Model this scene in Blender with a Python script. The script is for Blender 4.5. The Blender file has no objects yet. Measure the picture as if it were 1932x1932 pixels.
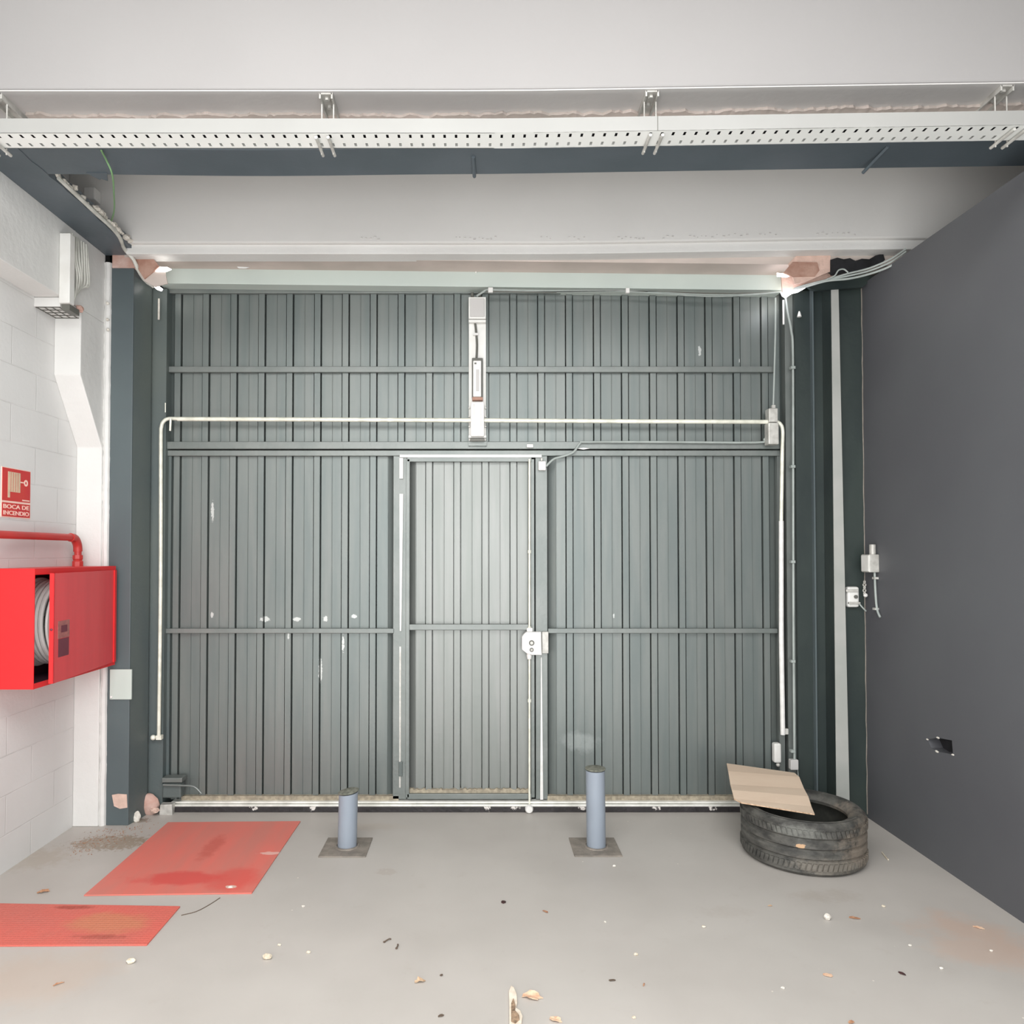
import bpy, bmesh, math, random
from mathutils import Vector, Matrix
random.seed(7)
PI = math.pi
C = bpy.context.scene.collection
# ---------------------------------------------------------------- camera model
F = 1400.0; CX = 902.0; CY = 1015.0; TH = math.atan(0.0212); CH = 1.5
ct, st = math.cos(TH), math.sin(TH)
def ray(px, py):
    u = (px-CX)/F; v = (py-CY)/F
    return (u, ct+v*st, st-v*ct)
def P(px, py, Y):
    r = ray(px, py); t = Y/r[1]; return Vector((r[0]*t, Y, CH+r[2]*t))
def G(px, py, Z=0.0):
    r = ray(px, py); t = (Z-CH)/r[2]; return Vector((r[0]*t, r[1]*t, Z))
def S(px, py, X):
    r = ray(px, py); t = X/r[0]; return Vector((X, r[1]*t, CH+r[2]*t))

# ---------------------------------------------------------------- materials
def lin(c):
    def f(v):
        v /= 255.0
        return v/12.92 if v <= 0.04045 else ((v+0.055)/1.055)**2.4
    return (f(c[0]), f(c[1]), f(c[2]), 1)
class N:
    def __init__(s, m): s.t = m.node_tree; s.n = s.t.nodes; s.l = s.t.links
    def new(s, k, **kw):
        x = s.n.new(k)
        for a, b in kw.items(): setattr(x, a, b)
        return x
    def put(s, inp, v):
        if isinstance(v, bpy.types.NodeSocket): s.l.new(v, inp)
        else: inp.default_value = v
    def math(s, op, a, b=0.0, c=0.0, clamp=False):
        x = s.new('ShaderNodeMath', operation=op, use_clamp=clamp)
        s.put(x.inputs[0], a); s.put(x.inputs[1], b); s.put(x.inputs[2], c); return x.outputs[0]
    def mix(s, f, a, b):
        x = s.new('ShaderNodeMix', data_type='RGBA'); s.put(x.inputs[0], f); s.put(x.inputs[6], a); s.put(x.inputs[7], b); return x.outputs[2]
    def noise(s, vec, scale, detail=3, rough=0.55):
        x = s.new('ShaderNodeTexNoise'); x.inputs['Scale'].default_value = scale; x.inputs['Detail'].default_value = detail
        x.inputs['Roughness'].default_value = rough; s.put(x.inputs['Vector'], vec); return x.outputs[0]
    def ramp(s, v, a, b):
        x = s.new('ShaderNodeMapRange'); x.clamp = True
        s.put(x.inputs[0], v); x.inputs[1].default_value = a; x.inputs[2].default_value = b; return x.outputs[0]
    def scale(s, vec, sc):
        x = s.new('ShaderNodeVectorMath', operation='MULTIPLY'); s.put(x.inputs[0], vec); x.inputs[1].default_value = sc; return x.outputs[0]
def mat(name, col, rough=0.6, metal=0.0, var=None, vs=2.0, vstretch=(1, 1, 1), bump=0.0, bs=60, patches=(), spec=0.5, coat=0.0, extra=None, emit=None, detail=3):
    m = bpy.data.materials.new(name); m.use_nodes = True; n = N(m)
    b = n.n['Principled BSDF']
    b.inputs['Roughness'].default_value = rough; b.inputs['Metallic'].default_value = metal
    b.inputs['Specular IOR Level'].default_value = spec; b.inputs['Coat Weight'].default_value = coat
    geo = n.new('ShaderNodeNewGeometry'); pos = geo.outputs['Position']
    c = lin(col)
    if var:
        f = n.ramp(n.noise(n.scale(pos, vstretch), vs, detail), 0.35, 0.65)
        c = n.mix(f, c, lin(var))
    # patches: (centre, radii, colour, noise scale, threshold, strength)
    for (ctr, rad, pc, ns, th, stg) in patches:
        d = n.new('ShaderNodeVectorMath', operation='SUBTRACT'); n.put(d.inputs[0], pos); d.inputs[1].default_value = ctr
        d2 = n.scale(d.outputs[0], (1/rad[0], 1/rad[1], 1/rad[2]))
        ln = n.new('ShaderNodeVectorMath', operation='LENGTH'); n.put(ln.inputs[0], d2)
        base = n.ramp(ln.outputs['Value'], 1.0, 0.3)
        nz = n.noise(pos, ns, 6, 0.72)
        mk = n.ramp(n.math('ADD', n.math('MULTIPLY', base, 0.5), nz), th-(.05 if ns < 30 else 0), th+(0.20 if ns < 30 else .06))
        mk = n.math('MULTIPLY', n.math('MULTIPLY', mk, n.ramp(base, 0.0, 0.25)), stg)
        c = n.mix(mk, c, lin(pc))
    if extra: c = extra(n, pos, c, b)
    n.put(b.inputs['Base Color'], c)
    if bump:
        bp = n.new('ShaderNodeBump'); bp.inputs['Strength'].default_value = bump; bp.inputs['Distance'].default_value = 0.01
        n.put(bp.inputs['Height'], n.noise(pos, bs, 4)); 
        if not b.inputs['Normal'].is_linked: n.l.new(bp.outputs[0], b.inputs['Normal'])
    if emit:
        b.inputs['Emission Color'].default_value = lin(emit[0]); b.inputs['Emission Strength'].default_value = emit[1]
    return m

def block_joints(n, pos, c, b):
    sp = n.new('ShaderNodeSeparateXYZ'); n.put(sp.inputs[0], pos)
    cb = n.new('ShaderNodeCombineXYZ'); n.put(cb.inputs[0], n.math('ADD', sp.outputs[1], 0.07)); n.put(cb.inputs[1], n.math('ADD', sp.outputs[2], 0.014))
    br = n.new('ShaderNodeTexBrick'); br.offset = 0.5
    n.put(br.inputs['Vector'], cb.outputs[0]); br.inputs['Scale'].default_value = 1.0
    br.inputs['Brick Width'].default_value = 0.40; br.inputs['Row Height'].default_value = 0.1861
    br.inputs['Mortar Size'].default_value = 0.0035; br.inputs['Mortar Smooth'].default_value = 0.6
    br.inputs['Color1'].default_value = (1, 1, 1, 1); br.inputs['Color2'].default_value = (0.97, 0.97, 0.97, 1); br.inputs['Mortar'].default_value = (0, 0, 0, 1)
    bw = n.new('ShaderNodeRGBToBW'); n.put(bw.inputs[0], br.outputs['Color'])
    bp = n.new('ShaderNodeBump'); bp.inputs['Strength'].default_value = 0.35; bp.inputs['Distance'].default_value = 0.008
    hz = n.math('ADD', bw.outputs[0], n.math('MULTIPLY', n.noise(pos, 45, 4), 0.35))
    n.put(bp.inputs['Height'], hz); n.l.new(bp.outputs[0], b.inputs['Normal'])
    crack = n.math('MULTIPLY', n.math('SUBTRACT', 1.0, bw.outputs[0], clamp=True), n.ramp(n.noise(pos, 5, 3), 0.45, 0.62))
    return n.mix(n.math('MULTIPLY', crack, 0.22), c, lin((120, 118, 115)))

M = {}
M['white_wall'] = mat('painted_block', (222, 222, 220), 0.7, extra=block_joints, var=(214, 213, 211), vs=1.5)
M['white'] = mat('white_plaster', (222, 222, 219), 0.7, var=(212, 211, 208), vs=1.2, bump=0.25, bs=25)
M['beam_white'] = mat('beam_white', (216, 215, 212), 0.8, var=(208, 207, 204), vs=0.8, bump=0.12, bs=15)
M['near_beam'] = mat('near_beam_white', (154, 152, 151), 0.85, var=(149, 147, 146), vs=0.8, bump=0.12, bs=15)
M['soffit_gray'] = mat('soffit_gray', (205, 203, 200), 0.7, var=(192, 190, 188), vs=1.5, bump=0.15, bs=20)
M['soffit_pink'] = mat('soffit_pink', (205, 192, 184), 0.75, var=(186, 176, 168), vs=2.2, bump=0.2, bs=20)
M['lintel_green'] = mat('lintel_pale_green', (196, 206, 199), 0.5, var=(188, 198, 192), vs=1.5)
M['dark_beam'] = mat('dark_beam_paint', (92, 101, 108), 0.45, var=(80, 90, 96), vs=2.0, bump=0.1, bs=20)
M['right_wall'] = mat('dark_gray_wall', (90, 92, 95), 0.55, var=(84, 85, 89), vs=0.9, bump=0.05, bs=12)
def gp(px, py, rx, rz, th=0.86, stg=0.8, col=(205, 208, 205), ns=75):
    p = P(px, py, 4.40); return ((p.x, p.y, p.z), (rx, 0.2, rz), col, ns, th, stg)
scuffs = [gp(401, 965, .018, .12), gp(400, 1160, .018, .035), gp(500, 1168, .06, .03), gp(560, 1168, .05, .025), gp(614, 1168, .03, .03),
          gp(668, 1163, .035, .025), gp(605, 1265, .02, .15), gp(648, 1215, .015, .1), gp(1158, 1162, .01, .03), gp(1320, 662, .02, .07), gp(1394, 682, .012, .03),
          gp(1095, 1400, .22, .10, .80, .35, (175, 182, 180), 9), gp(545, 1200, .012, .05)]
M['gate'] = mat('gate_green_gray', (117, 123, 120), 0.43, 0.45, var=(105, 114, 112), vs=2.6, vstretch=(6, 1, .5), bump=0.05, bs=30, spec=1.0, patches=scuffs)
M['gate_frame'] = mat('gate_frame_paint', (122, 127, 124), 0.43, 0.4, var=(111, 118, 115), vs=5, bump=0.12, bs=40, spec=0.9)
M['door_sheet'] = mat('door_sheet_paint', (130, 133, 130), 0.42, 0.45, var=(120, 125, 121), vs=2.6, vstretch=(6, 1, .5), bump=0.05, bs=30, spec=1.0)
M['column_left'] = mat('left_column_paint', (88, 99, 101), 0.5, var=(80, 90, 93), vs=1.5)
M['column_left2'] = mat('left_jamb_paint', (84, 94, 95), 0.45, var=(96, 104, 100), vs=2.4, vstretch=(1, 1, .6), bump=0.1)
M['column_dark'] = mat('right_column_paint', (40, 49, 49), 0.42, var=(52, 61, 58), vs=3.0, vstretch=(1, 1, .5), bump=0.15, bs=20)
M['column_strip'] = mat('column_strip_paint', (172, 172, 168), 0.6, var=(160, 163, 158), vs=4)
M['steel'] = mat('bare_steel', (240, 240, 234), 0.3, 0.2, var=(214, 214, 206), vs=14, bump=0.05)
M['sheen_steel'] = mat('tube_painted_sheen', (240, 240, 226), 0.35, 0.1, var=(215, 215, 200), vs=18, bump=0.1)  # near-white colour carries the bright reflection on the tubes
M['white_plastic'] = mat('white_plastic', (228, 228, 224), 0.4, var=(218, 217, 212), vs=8)
M['glowing_white'] = mat('glowing_white_metal', (226, 225, 222), 0.35, var=(210, 209, 206), vs=20, emit=((255, 253, 248), 0.05))  # faint emission added to brighten these white parts
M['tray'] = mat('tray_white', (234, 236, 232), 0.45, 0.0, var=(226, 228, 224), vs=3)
M['tray_flange_dimmed'] = mat('tray_white_dimmed', (150, 150, 147), 0.5, var=(146, 146, 143), vs=3)  # tray white painted darker, offsetting the strong light on the flange
M['galv'] = mat('galvanised', (205, 204, 198), 0.45, 0.25, var=(176, 174, 168), vs=22, bump=0.1)
M['cable_gray'] = mat('gray_cable', (168, 176, 172), 0.5, var=(150, 158, 154), vs=9)
M['cable_white'] = mat('white_cable', (214, 214, 206), 0.5, var=(180, 180, 172), vs=9)
M['cable_dark'] = mat('dark_cable', (98, 98, 92), 0.5)
M['green_wire'] = mat('green_wire', (112, 150, 104), 0.5)
M['red'] = mat('red_enamel', (226, 42, 44), 0.38, var=(216, 38, 42), vs=2, spec=0.4)
M['red_door'] = mat('red_door_enamel', (226, 62, 68), 0.27, var=(214, 58, 64), vs=2.5, vstretch=(1, 4, .4), spec=0.6)
M['red_pipe'] = mat('red_pipe_paint', (196, 60, 56), 0.42, var=(180, 58, 54), vs=6)
M['interior'] = mat('cabinet_interior', (82, 44, 60), 0.6, var=(66, 36, 52), vs=5)
M['hose_white'] = mat('hose_white', (246, 243, 240), 0.5, var=(232, 228, 224), vs=6)
M['sign_red'] = mat('sign_red', (200, 38, 48), 0.4, var=(206, 60, 54), vs=6)
M['sign_white'] = mat('sign_white', (250, 214, 200), 0.5)
M['sign_cream'] = mat('sign_cream', (222, 200, 170), 0.5, var=(206, 184, 156), vs=20)
M['sticker_light'] = mat('sticker_light', (176, 110, 104), 0.5, var=(150, 92, 90), vs=60)
M['sticker_dark'] = mat('sticker_dark', (110, 48, 62), 0.5)
M['bollard'] = mat('bollard_blue_gray', (142, 151, 162), 0.42, var=(134, 143, 154), vs=3)
M['bollard_cap'] = mat('bollard_cap', (132, 134, 122), 0.8, var=(96, 98, 88), vs=55, bump=0.4, bs=120)
M['base_plate'] = mat('base_plate', (142, 134, 124), 0.6, var=(118, 112, 104), vs=18, bump=0.4, bs=90)
M['cardboard'] = mat('cardboard', (218, 198, 176), 0.8, var=(212, 190, 168), vs=4, vstretch=(.8, 2, 1), bump=0.04, bs=80)
M['card_edge'] = mat('cardboard_edge', (214, 186, 158), 0.85, var=(170, 140, 112), vs=90)
pt = G(1455, 1600); 
M['rubber'] = mat('tyre_rubber', (90, 89, 84), 0.62, var=(50, 50, 48), vs=13, vstretch=(1, 1, 2.0), bump=0.45, bs=50, detail=7,
     patches=[((1.83, 3.62, .12), (.30, .40, .2), (142, 130, 116), 24, 0.74, 0.6), ((1.50, 3.49, .14), (.04, .05, .022), (206, 168, 130), 40, 0.8, 0.8), ((1.62, 3.45, .05), (.3, .15, .06), (126, 120, 110), 26, 0.74, 0.6), ((1.5, 3.5, .2), (.2, .15, .05), (128, 130, 124), 22, 0.78, 0.5)])
M['rubber_in'] = mat('tyre_lining', (40, 42, 38), 0.8, var=(62, 62, 56), vs=12)
M['dust'] = mat('dusty_ledge', (172, 162, 142), 0.9, var=(140, 132, 116), vs=40, bump=0.5, bs=90)
M['kerb'] = mat('dark_threshold', (48, 44, 46), 0.5, var=(34, 32, 33), vs=12, bump=0.4, bs=50,
     patches=[((P(x, 1527, 4.33).x, 4.33, .03), (r, .1, .05), (225, 220, 215), 70, 0.95, 0.9) for x, r in ((480, .06), (590, .05), (920, .05), (972, .06), (1100, .05), (1240, .06), (1345, .06))])
M['brick'] = mat('broken_brick', (190, 150, 136), 0.85, var=(206, 178, 168), vs=12, bump=0.5, bs=50)
M['orange'] = mat('bare_plaster_orange', (216, 186, 172), 0.8, var=(200, 172, 158), vs=25, bump=0.3)
M['terracotta'] = mat('terracotta', (156, 116, 100), 0.8, var=(180, 146, 130), vs=14, bump=0.3)
M['plaster_chip'] = mat('plaster_chip', (226, 222, 212), 0.8, var=(200, 194, 184), vs=40, bump=0.4)
M['black'] = mat('painted_darkness', (22, 22, 24), 0.9, var=(38, 38, 42), vs=12)  # black that stands for unlit depth in holes and slots
M['glow'] = mat('daylight_gap', (255, 255, 255), 0.5, emit=((255, 250, 245), 9.0))
M['leaf_brown'] = mat('dry_leaf', (150, 100, 72), 0.8, var=(190, 148, 116), vs=60)
M['leaf_pale'] = mat('pale_dry_leaf', (200, 176, 146), 0.8, var=(176, 140, 110), vs=60)
M['leaf_orange'] = mat('orange_dry_leaf', (206, 160, 130), 0.8, var=(226, 196, 168), vs=50)
M['scrap_dark'] = mat('dark_scrap', (74, 44, 44), 0.7, var=(56, 40, 38), vs=60)
M['twig'] = mat('twig', (92, 78, 66), 0.8)
M['pebble'] = mat('pale_pebble', (222, 214, 196), 0.7, var=(192, 178, 156), vs=60)
M['bark'] = mat('bark', (168, 142, 116), 0.85, var=(116, 96, 78), vs=50, bump=0.8, bs=90)
M['bark_pale'] = mat('pale_wood', (228, 218, 202), 0.7, var=(208, 194, 176), vs=40)

def floor_extra(n, pos, c, b):
    f = n.ramp(n.noise(n.scale(pos, (1, 1, 1)), 1.1, 4, .6), 0.35, 0.7)
    c = n.mix(n.math('MULTIPLY', f, 0.5), c, lin((186, 183, 177)))
    fine = n.ramp(n.noise(pos, 9, 5, .7), 0.6, 0.78)
    c = n.mix(n.math('MULTIPLY', fine, 0.22), c, lin((158, 148, 138)))
    # grit specks
    vo = n.new('ShaderNodeTexVoronoi'); vo.inputs['Scale'].default_value = 6.5; n.put(vo.inputs['Vector'], pos)
    sp = n.ramp(vo.outputs['Distance'], 0.028, 0.018)
    c = n.mix(n.math('MULTIPLY', sp, 0.8), c, lin((226, 220, 208)))
    rn = n.ramp(n.noise(pos, 2.2, 3), 0.42, 0.62)
    r = n.math('ADD', n.math('MULTIPLY', rn, 0.14), 0.40); n.put(b.inputs['Roughness'], r)
    return c
def fp(px, py, rx, ry, col, ns, th, stg):
    p = G(px, py); return ((p.x, p.y, 0), (rx, ry, .1), col, ns, th, stg)
M['floor'] = mat('painted_concrete', (184, 179, 173), 0.45, var=(175, 170, 164), vs=1.6, bump=0.06, bs=18, extra=floor_extra, spec=0.35,
    patches=[fp(210, 1590, .42, .22, (128, 106, 78), 42, 0.88, .8), fp(60, 1620, .35, .25, (160, 146, 128), 20, 0.8, .5), fp(250, 1548, .18, .08, (110, 86, 62), 45, .82, .8),
             fp(20, 1850, .5, .3, (186, 164, 146), 3, .72, .5), fp(1850, 1780, .35, .35, (192, 160, 140), 4, .75, .5), fp(1560, 1690, .3, .12, (160, 150, 140), 16, .84, .5),
             fp(730, 1645, .10, .07, (160, 146, 136), 40, .84, .5), fp(1370, 1720, .25, .12, (168, 160, 152), 18, .86, .45), fp(700, 1560, .25, .1, (176, 164, 150), 6, .76, .4)])
def diamond(n, pos, c, b):
    sp = n.new('ShaderNodeSeparateXYZ'); n.put(sp.inputs[0], pos)
    a = n.math('SINE', n.math('MULTIPLY', n.math('ADD', sp.outputs[0], sp.outputs[1]), 190))
    d = n.math('SINE', n.math('MULTIPLY', n.math('SUBTRACT', sp.outputs[0], sp.outputs[1]), 190))
    h = n.ramp(n.math('MULTIPLY', a, d), -0.2, 0.5)
    bp = n.new('ShaderNodeBump'); bp.inputs['Strength'].default_value = 0.35; bp.inputs['Distance'].default_value = 0.003
    n.put(bp.inputs['Height'], h); n.l.new(bp.outputs[0], b.inputs['Normal'])
    return c
M['plate1'] = mat('red_floor_plate', (218, 116, 104), 0.5, var=(202, 122, 110), vs=2.4, vstretch=(3, .6, 1), spec=0.3,
    patches=[fp(330, 1660, .30, .10, (208, 72, 68), 5, .68, .7), fp(440, 1660, .16, .2, (212, 80, 72), 4, .66, .6), fp(510, 1612, .12, .03, (226, 190, 180), 30, .8, .7), fp(435, 1676, .04, .03, (220, 200, 186), 30, .78, .8), fp(400, 1600, .08, .3, (188, 78, 66), 10, .8, .5)])
M['plate2'] = mat('red_checker_plate', (212, 104, 92), 0.5, var=(198, 108, 96), vs=3, spec=0.3, extra=diamond,
    patches=[fp(210, 1742, .24, .12, (196, 128, 96), 5, .66, .75), fp(140, 1715, .16, .03, (150, 64, 50), 12, .8, .7), fp(190, 1770, .2, .03, (150, 74, 60), 14, .8, .6)])

# ---------------------------------------------------------------- mesh builder
class B:
    def __init__(s): s.v = []; s.f = []
    def add(s, vs, fs):
        o = len(s.v); s.v += [tuple(v) for v in vs]; s.f += [tuple(i+o for i in f) for f in fs]; return s
    def box(s, x0, x1, y0, y1, z0, z1):
        x0, x1 = sorted((x0, x1)); y0, y1 = sorted((y0, y1)); z0, z1 = sorted((z0, z1))
        return s.add([(x0, y0, z0), (x1, y0, z0), (x1, y1, z0), (x0, y1, z0), (x0, y0, z1), (x1, y0, z1), (x1, y1, z1), (x0, y1, z1)],
                     [(0, 3, 2, 1), (4, 5, 6, 7), (0, 1, 5, 4), (1, 2, 6, 5), (2, 3, 7, 6), (3, 0, 4, 7)])
    def bp(s, px0, px1, py0, py1, Y, t):          # a box whose front lies in the plane y = Y
        a = P(px0, py0, Y); b = P(px1, py1, Y); return s.box(a.x, b.x, Y, Y+t, b.z, a.z)
    def prism(s, pts, d):                          # planar polygon pushed along d
        n = len(pts); d = Vector(d); a = [Vector(p) for p in pts]; b = [p+d for p in a]
        return s.add(a+b, [tuple(range(n)), tuple(range(2*n-1, n-1, -1))]+[(i, i+n, (i+1) % n+n, (i+1) % n) for i in range(n)])
    def xbar(s, x0, x1, n, sec, fn=None):          # section (y,z) swept along x, bowed by fn
        k = len(sec); vs = []
        for i in range(n+1):
            x = x0+(x1-x0)*i/n; dz = fn(x) if fn else 0
            vs += [(x, y, z+dz) for (y, z) in sec]
        fs = [(i*k+j, i*k+(j+1) % k, (i+1)*k+(j+1) % k, (i+1)*k+j) for i in range(n) for j in range(k)]
        fs += [tuple(range(k-1, -1, -1)), tuple(n*k+j for j in range(k))]
        return s.add(vs, fs)
    def tube(s, pts, r, seg=10, smooth=3):
        pts = [Vector(p) for p in pts]
        if smooth > 1 and len(pts) > 2:            # Catmull-Rom
            q = []; e = [pts[0]*2-pts[1]]+pts+[pts[-1]*2-pts[-2]]
            for i in range(1, len(e)-2):
                for k in range(smooth):
                    t = k/smooth; a, b, c, d = e[i-1:i+3]
                    q.append(0.5*((2*b)+(c-a)*t+(2*a-5*b+4*c-d)*t*t+(3*b-a-3*c+d)*t**3))
            q.append(pts[-1]); pts = q
        vs = []; up = None
        for i, p in enumerate(pts):
            t = (pts[min(i+1, len(pts)-1)]-pts[max(i-1, 0)]).normalized()
            if up is None: up = Vector((0, 0, 1)) if abs(t.z) < .9 else Vector((0, 1, 0))
            a = (up-t*up.dot(t)).normalized(); up = a; b = t.cross(a)
            rr = r[i] if isinstance(r, (list, tuple)) else r
            vs += [p+(a*math.cos(2*PI*j/seg)+b*math.sin(2*PI*j/seg))*rr for j in range(seg)]
        m = len(pts)
        fs = [(i*seg+j, i*seg+(j+1) % seg, (i+1)*seg+(j+1) % seg, (i+1)*seg+j) for i in range(m-1) for j in range(seg)]
        fs += [tuple(range(seg-1, -1, -1)), tuple((m-1)*seg+j for j in range(seg))]
        return s.add(vs, fs)
    def lathe(s, c, prof, seg=48, axis='Z', closed=False):   # prof (r, h)
        k = len(prof); vs = []
        for i in range(seg):
            a = 2*PI*i/seg
            for r, h in prof:
                u, v = r*math.cos(a), r*math.sin(a)
                vs.append({'Z': (c[0]+u, c[1]+v, c[2]+h), 'X': (c[0]+h, c[1]+u, c[2]+v), 'Y': (c[0]+u, c[1]+h, c[2]+v)}[axis])
        fs = []
        for i in range(seg):
            i2 = (i+1) % seg
            for j in range(k if closed else k-1):
                j2 = (j+1) % k
                fs.append((i*k+j, i2*k+j, i2*k+j2, i*k+j2))
        return s.add(vs, fs)
    def ball(s, c, r, sc=(1, 1, 1), seg=12):
        bm = bmesh.new(); bmesh.ops.create_icosphere(bm, subdivisions=2, radius=r)
        vs = [(c[0]+v.co.x*sc[0], c[1]+v.co.y*sc[1], c[2]+v.co.z*sc[2]) for v in bm.verts]
        fs = [tuple(v.index for v in f.verts) for f in bm.faces]; bm.free(); return s.add(vs, fs)
    def rough(s, amp, seed=1):
        r = random.Random(seed); s.v = [(x+r.uniform(-amp, amp), y+r.uniform(-amp, amp), z+r.uniform(-amp, amp)) for x, y, z in s.v]; return s
    def obj(s, name, m, parent=None, smooth=False, bevel=0.0, label=None):
        me = bpy.data.meshes.new(name); me.from_pydata(s.v, [], s.f); me.materials.append(M[m])
        bm = bmesh.new(); bm.from_mesh(me); bmesh.ops.recalc_face_normals(bm, faces=bm.faces); bm.to_mesh(me); bm.free()
        if smooth:
            me.polygons.foreach_set('use_smooth', [True]*len(me.polygons))
            me.set_sharp_from_angle(angle=math.radians(40))
        o = bpy.data.objects.new(name, me); C.objects.link(o)
        if bevel:
            md = o.modifiers.new('bevel', 'BEVEL'); md.width = bevel; md.segments = 2; md.limit_method = 'ANGLE'
        if parent is not None: attach(o, parent)
        if label: o['label'] = label
        return o
WM = {}
def attach(o, parent):
    o.parent = parent; o.matrix_parent_inverse = Matrix.Translation(-WM.get(parent.name, Vector((0, 0, 0))))
def thing(name, label, cat, loc, group=None):
    o = bpy.data.objects.new(name, None); o.empty_display_size = .05; C.objects.link(o); o.location = loc
    WM[o.name] = Vector(loc); return tag(o, label, cat, group)
def tag(o, label, cat, group=None):
    o['label'] = label; o['category'] = cat
    if group: o['group'] = group
    return o
def struct(o): o['kind'] = 'structure'; return o

# ================================================================ the setting
YB = -2.2                        # the hall runs on behind the camera
struct(B().box(-2.6, 3.8, YB, 4.62, -0.12, 0).obj('floor', 'floor'))
struct(B().box(-2.6, 3.8, YB, 4.62, 3.66, 3.8).obj('ceiling', 'beam_white'))
struct(B().box(-2.42, -2.23, YB, 4.46, 0, 3.66).obj('wall_left', 'white_wall'))
# right partition, with a real hole knocked through it
wr = B().box(2.215, 2.335, YB, 4.25, 0, P(902, 0, 1).z*0+3.053).obj('wall_right', 'right_wall')
hc = [S(1750, 1395, 2.215), S(1770, 1392, 2.215), S(1796, 1397, 2.215), S(1798, 1424, 2.215), S(1780, 1420, 2.215), S(1768, 1418, 2.215), S(1757, 1411, 2.215)]
cut = B().prism([p-Vector((.03, 0, 0)) for p in hc], (.09, 0, 0)).obj('cutter', 'black')
md = wr.modifiers.new('b', 'BOOLEAN'); md.object = cut; md.operation = 'DIFFERENCE'; md.solver = 'EXACT'
dg = bpy.context.evaluated_depsgraph_get(); nm = bpy.data.meshes.new_from_object(wr.evaluated_get(dg)); wr.modifiers.clear(); wr.data = nm
bpy.data.objects.remove(cut)
struct(wr)
for k, w_, sz in ((0, 'upper left', .006), (1, 'upper', .008), (5, 'lower left', .009), (3, 'lower right', .006)):
    tag(B().ball(hc[k]+Vector((-.001, 0, 0)), sz, (.4, 1.6, .6)).rough(.0015, k+1).obj('chipped_plaster', 'plaster_chip'), 'pale plaster chip on the %s rim of the hole in the dark right wall' % w_, 'plaster', 'plaster chips round the hole')
tag(B().prism([p+Vector((.058, 0, 0)) for p in hc], (.001, 0, 0)).obj('hole_dark_sheet', 'black'), 'black sheet painting the dark inside of the ragged hole low in the dark right wall', 'hole')  # black sheet at the back paints the shade inside the hole
struct(B().box(3.6, 3.8, YB, 4.62, 0, 3.66).obj('wall_right_far', 'white'))
bk = B().box(-2.42, 3.6, 4.47, 4.62, 0, 3.66)
struct(bk.obj('wall_back', 'column_dark'))

def bow(x): return 0.0 if x < .1 else .030*min((x-.1)/1.9, 1.5)
def bow2(x): return bow(x)-.010*math.exp(-((x+.95)/.6)**2)
# near beam
zb = P(902, 168, 2.70).z
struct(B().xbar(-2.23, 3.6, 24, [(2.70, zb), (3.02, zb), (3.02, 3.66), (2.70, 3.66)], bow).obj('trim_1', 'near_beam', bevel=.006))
struct(B().xbar(-2.23, 3.6, 24, [(2.706, zb-.004), (3.01, zb-.004), (3.01, zb), (2.706, zb)], bow).obj('trim_2', 'soffit_gray'))
# peeling plaster layer under the near beam, ragged front edge
pe = B(); r = random.Random(3); n = 260; vs = []; zz = 0
for i in range(n+1):
    x = -1.75+i*(3.9/n); zz = .7*zz+r.uniform(-.010, .010)
    yf = 2.838+zz+(.0 if x < 1.0 else -.012*(x-1.0)); b = bow(x)
    vs += [(x, yf, zb-.014+b-.005*r.random()), (x, yf+.004, zb-.004+b), (x, 3.005, zb-.010+b)]
pe.add(vs, [(i*3, i*3+1, i*3+4, i*3+3) for i in range(n)]+[(i*3, i*3+3, i*3+5, i*3+2) for i in range(n)])
tag(pe.obj('peeling_plaster', 'soffit_pink'), 'ragged peeling plaster skin along the underside of the near white beam', 'plaster')
# dark transverse beam behind the cable tray and the dark strip along the left wall
zd = P(902, 328, 3.24).z
struct(B().xbar(-2.09, 3.6, 24, [(3.03, zd), (3.24, zd), (3.24, 3.66), (3.03, 3.66)], bow2).obj('trim_3', 'dark_beam'))
ds = B(); r = random.Random(5); n = 60; vs = []; z1 = 0; z2 = 0
for i in range(n+1):
    y = 2.2+i*(4.13-2.2)/n; z1 = .6*z1+r.uniform(-.02, .02); z2 = .5*z2+r.uniform(-.004, .004)
    vs += [(-2.095+z1*.8, y, zd-.003), (-1.90+z2, y, zd-.003), (-1.90+z2, y, zd+.05), (-2.095+z1*.8, y, zd+.05)]
fs = [(i*4+j, i*4+(j+1) % 4, i*4+4+(j+1) % 4, i*4+4+j) for i in range(n) for j in range(4)]+[(0, 1, 2, 3), (n*4+3, n*4+2, n*4+1, n*4)]
struct(ds.add(vs, fs).obj('trim_4', 'dark_beam'))
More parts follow.
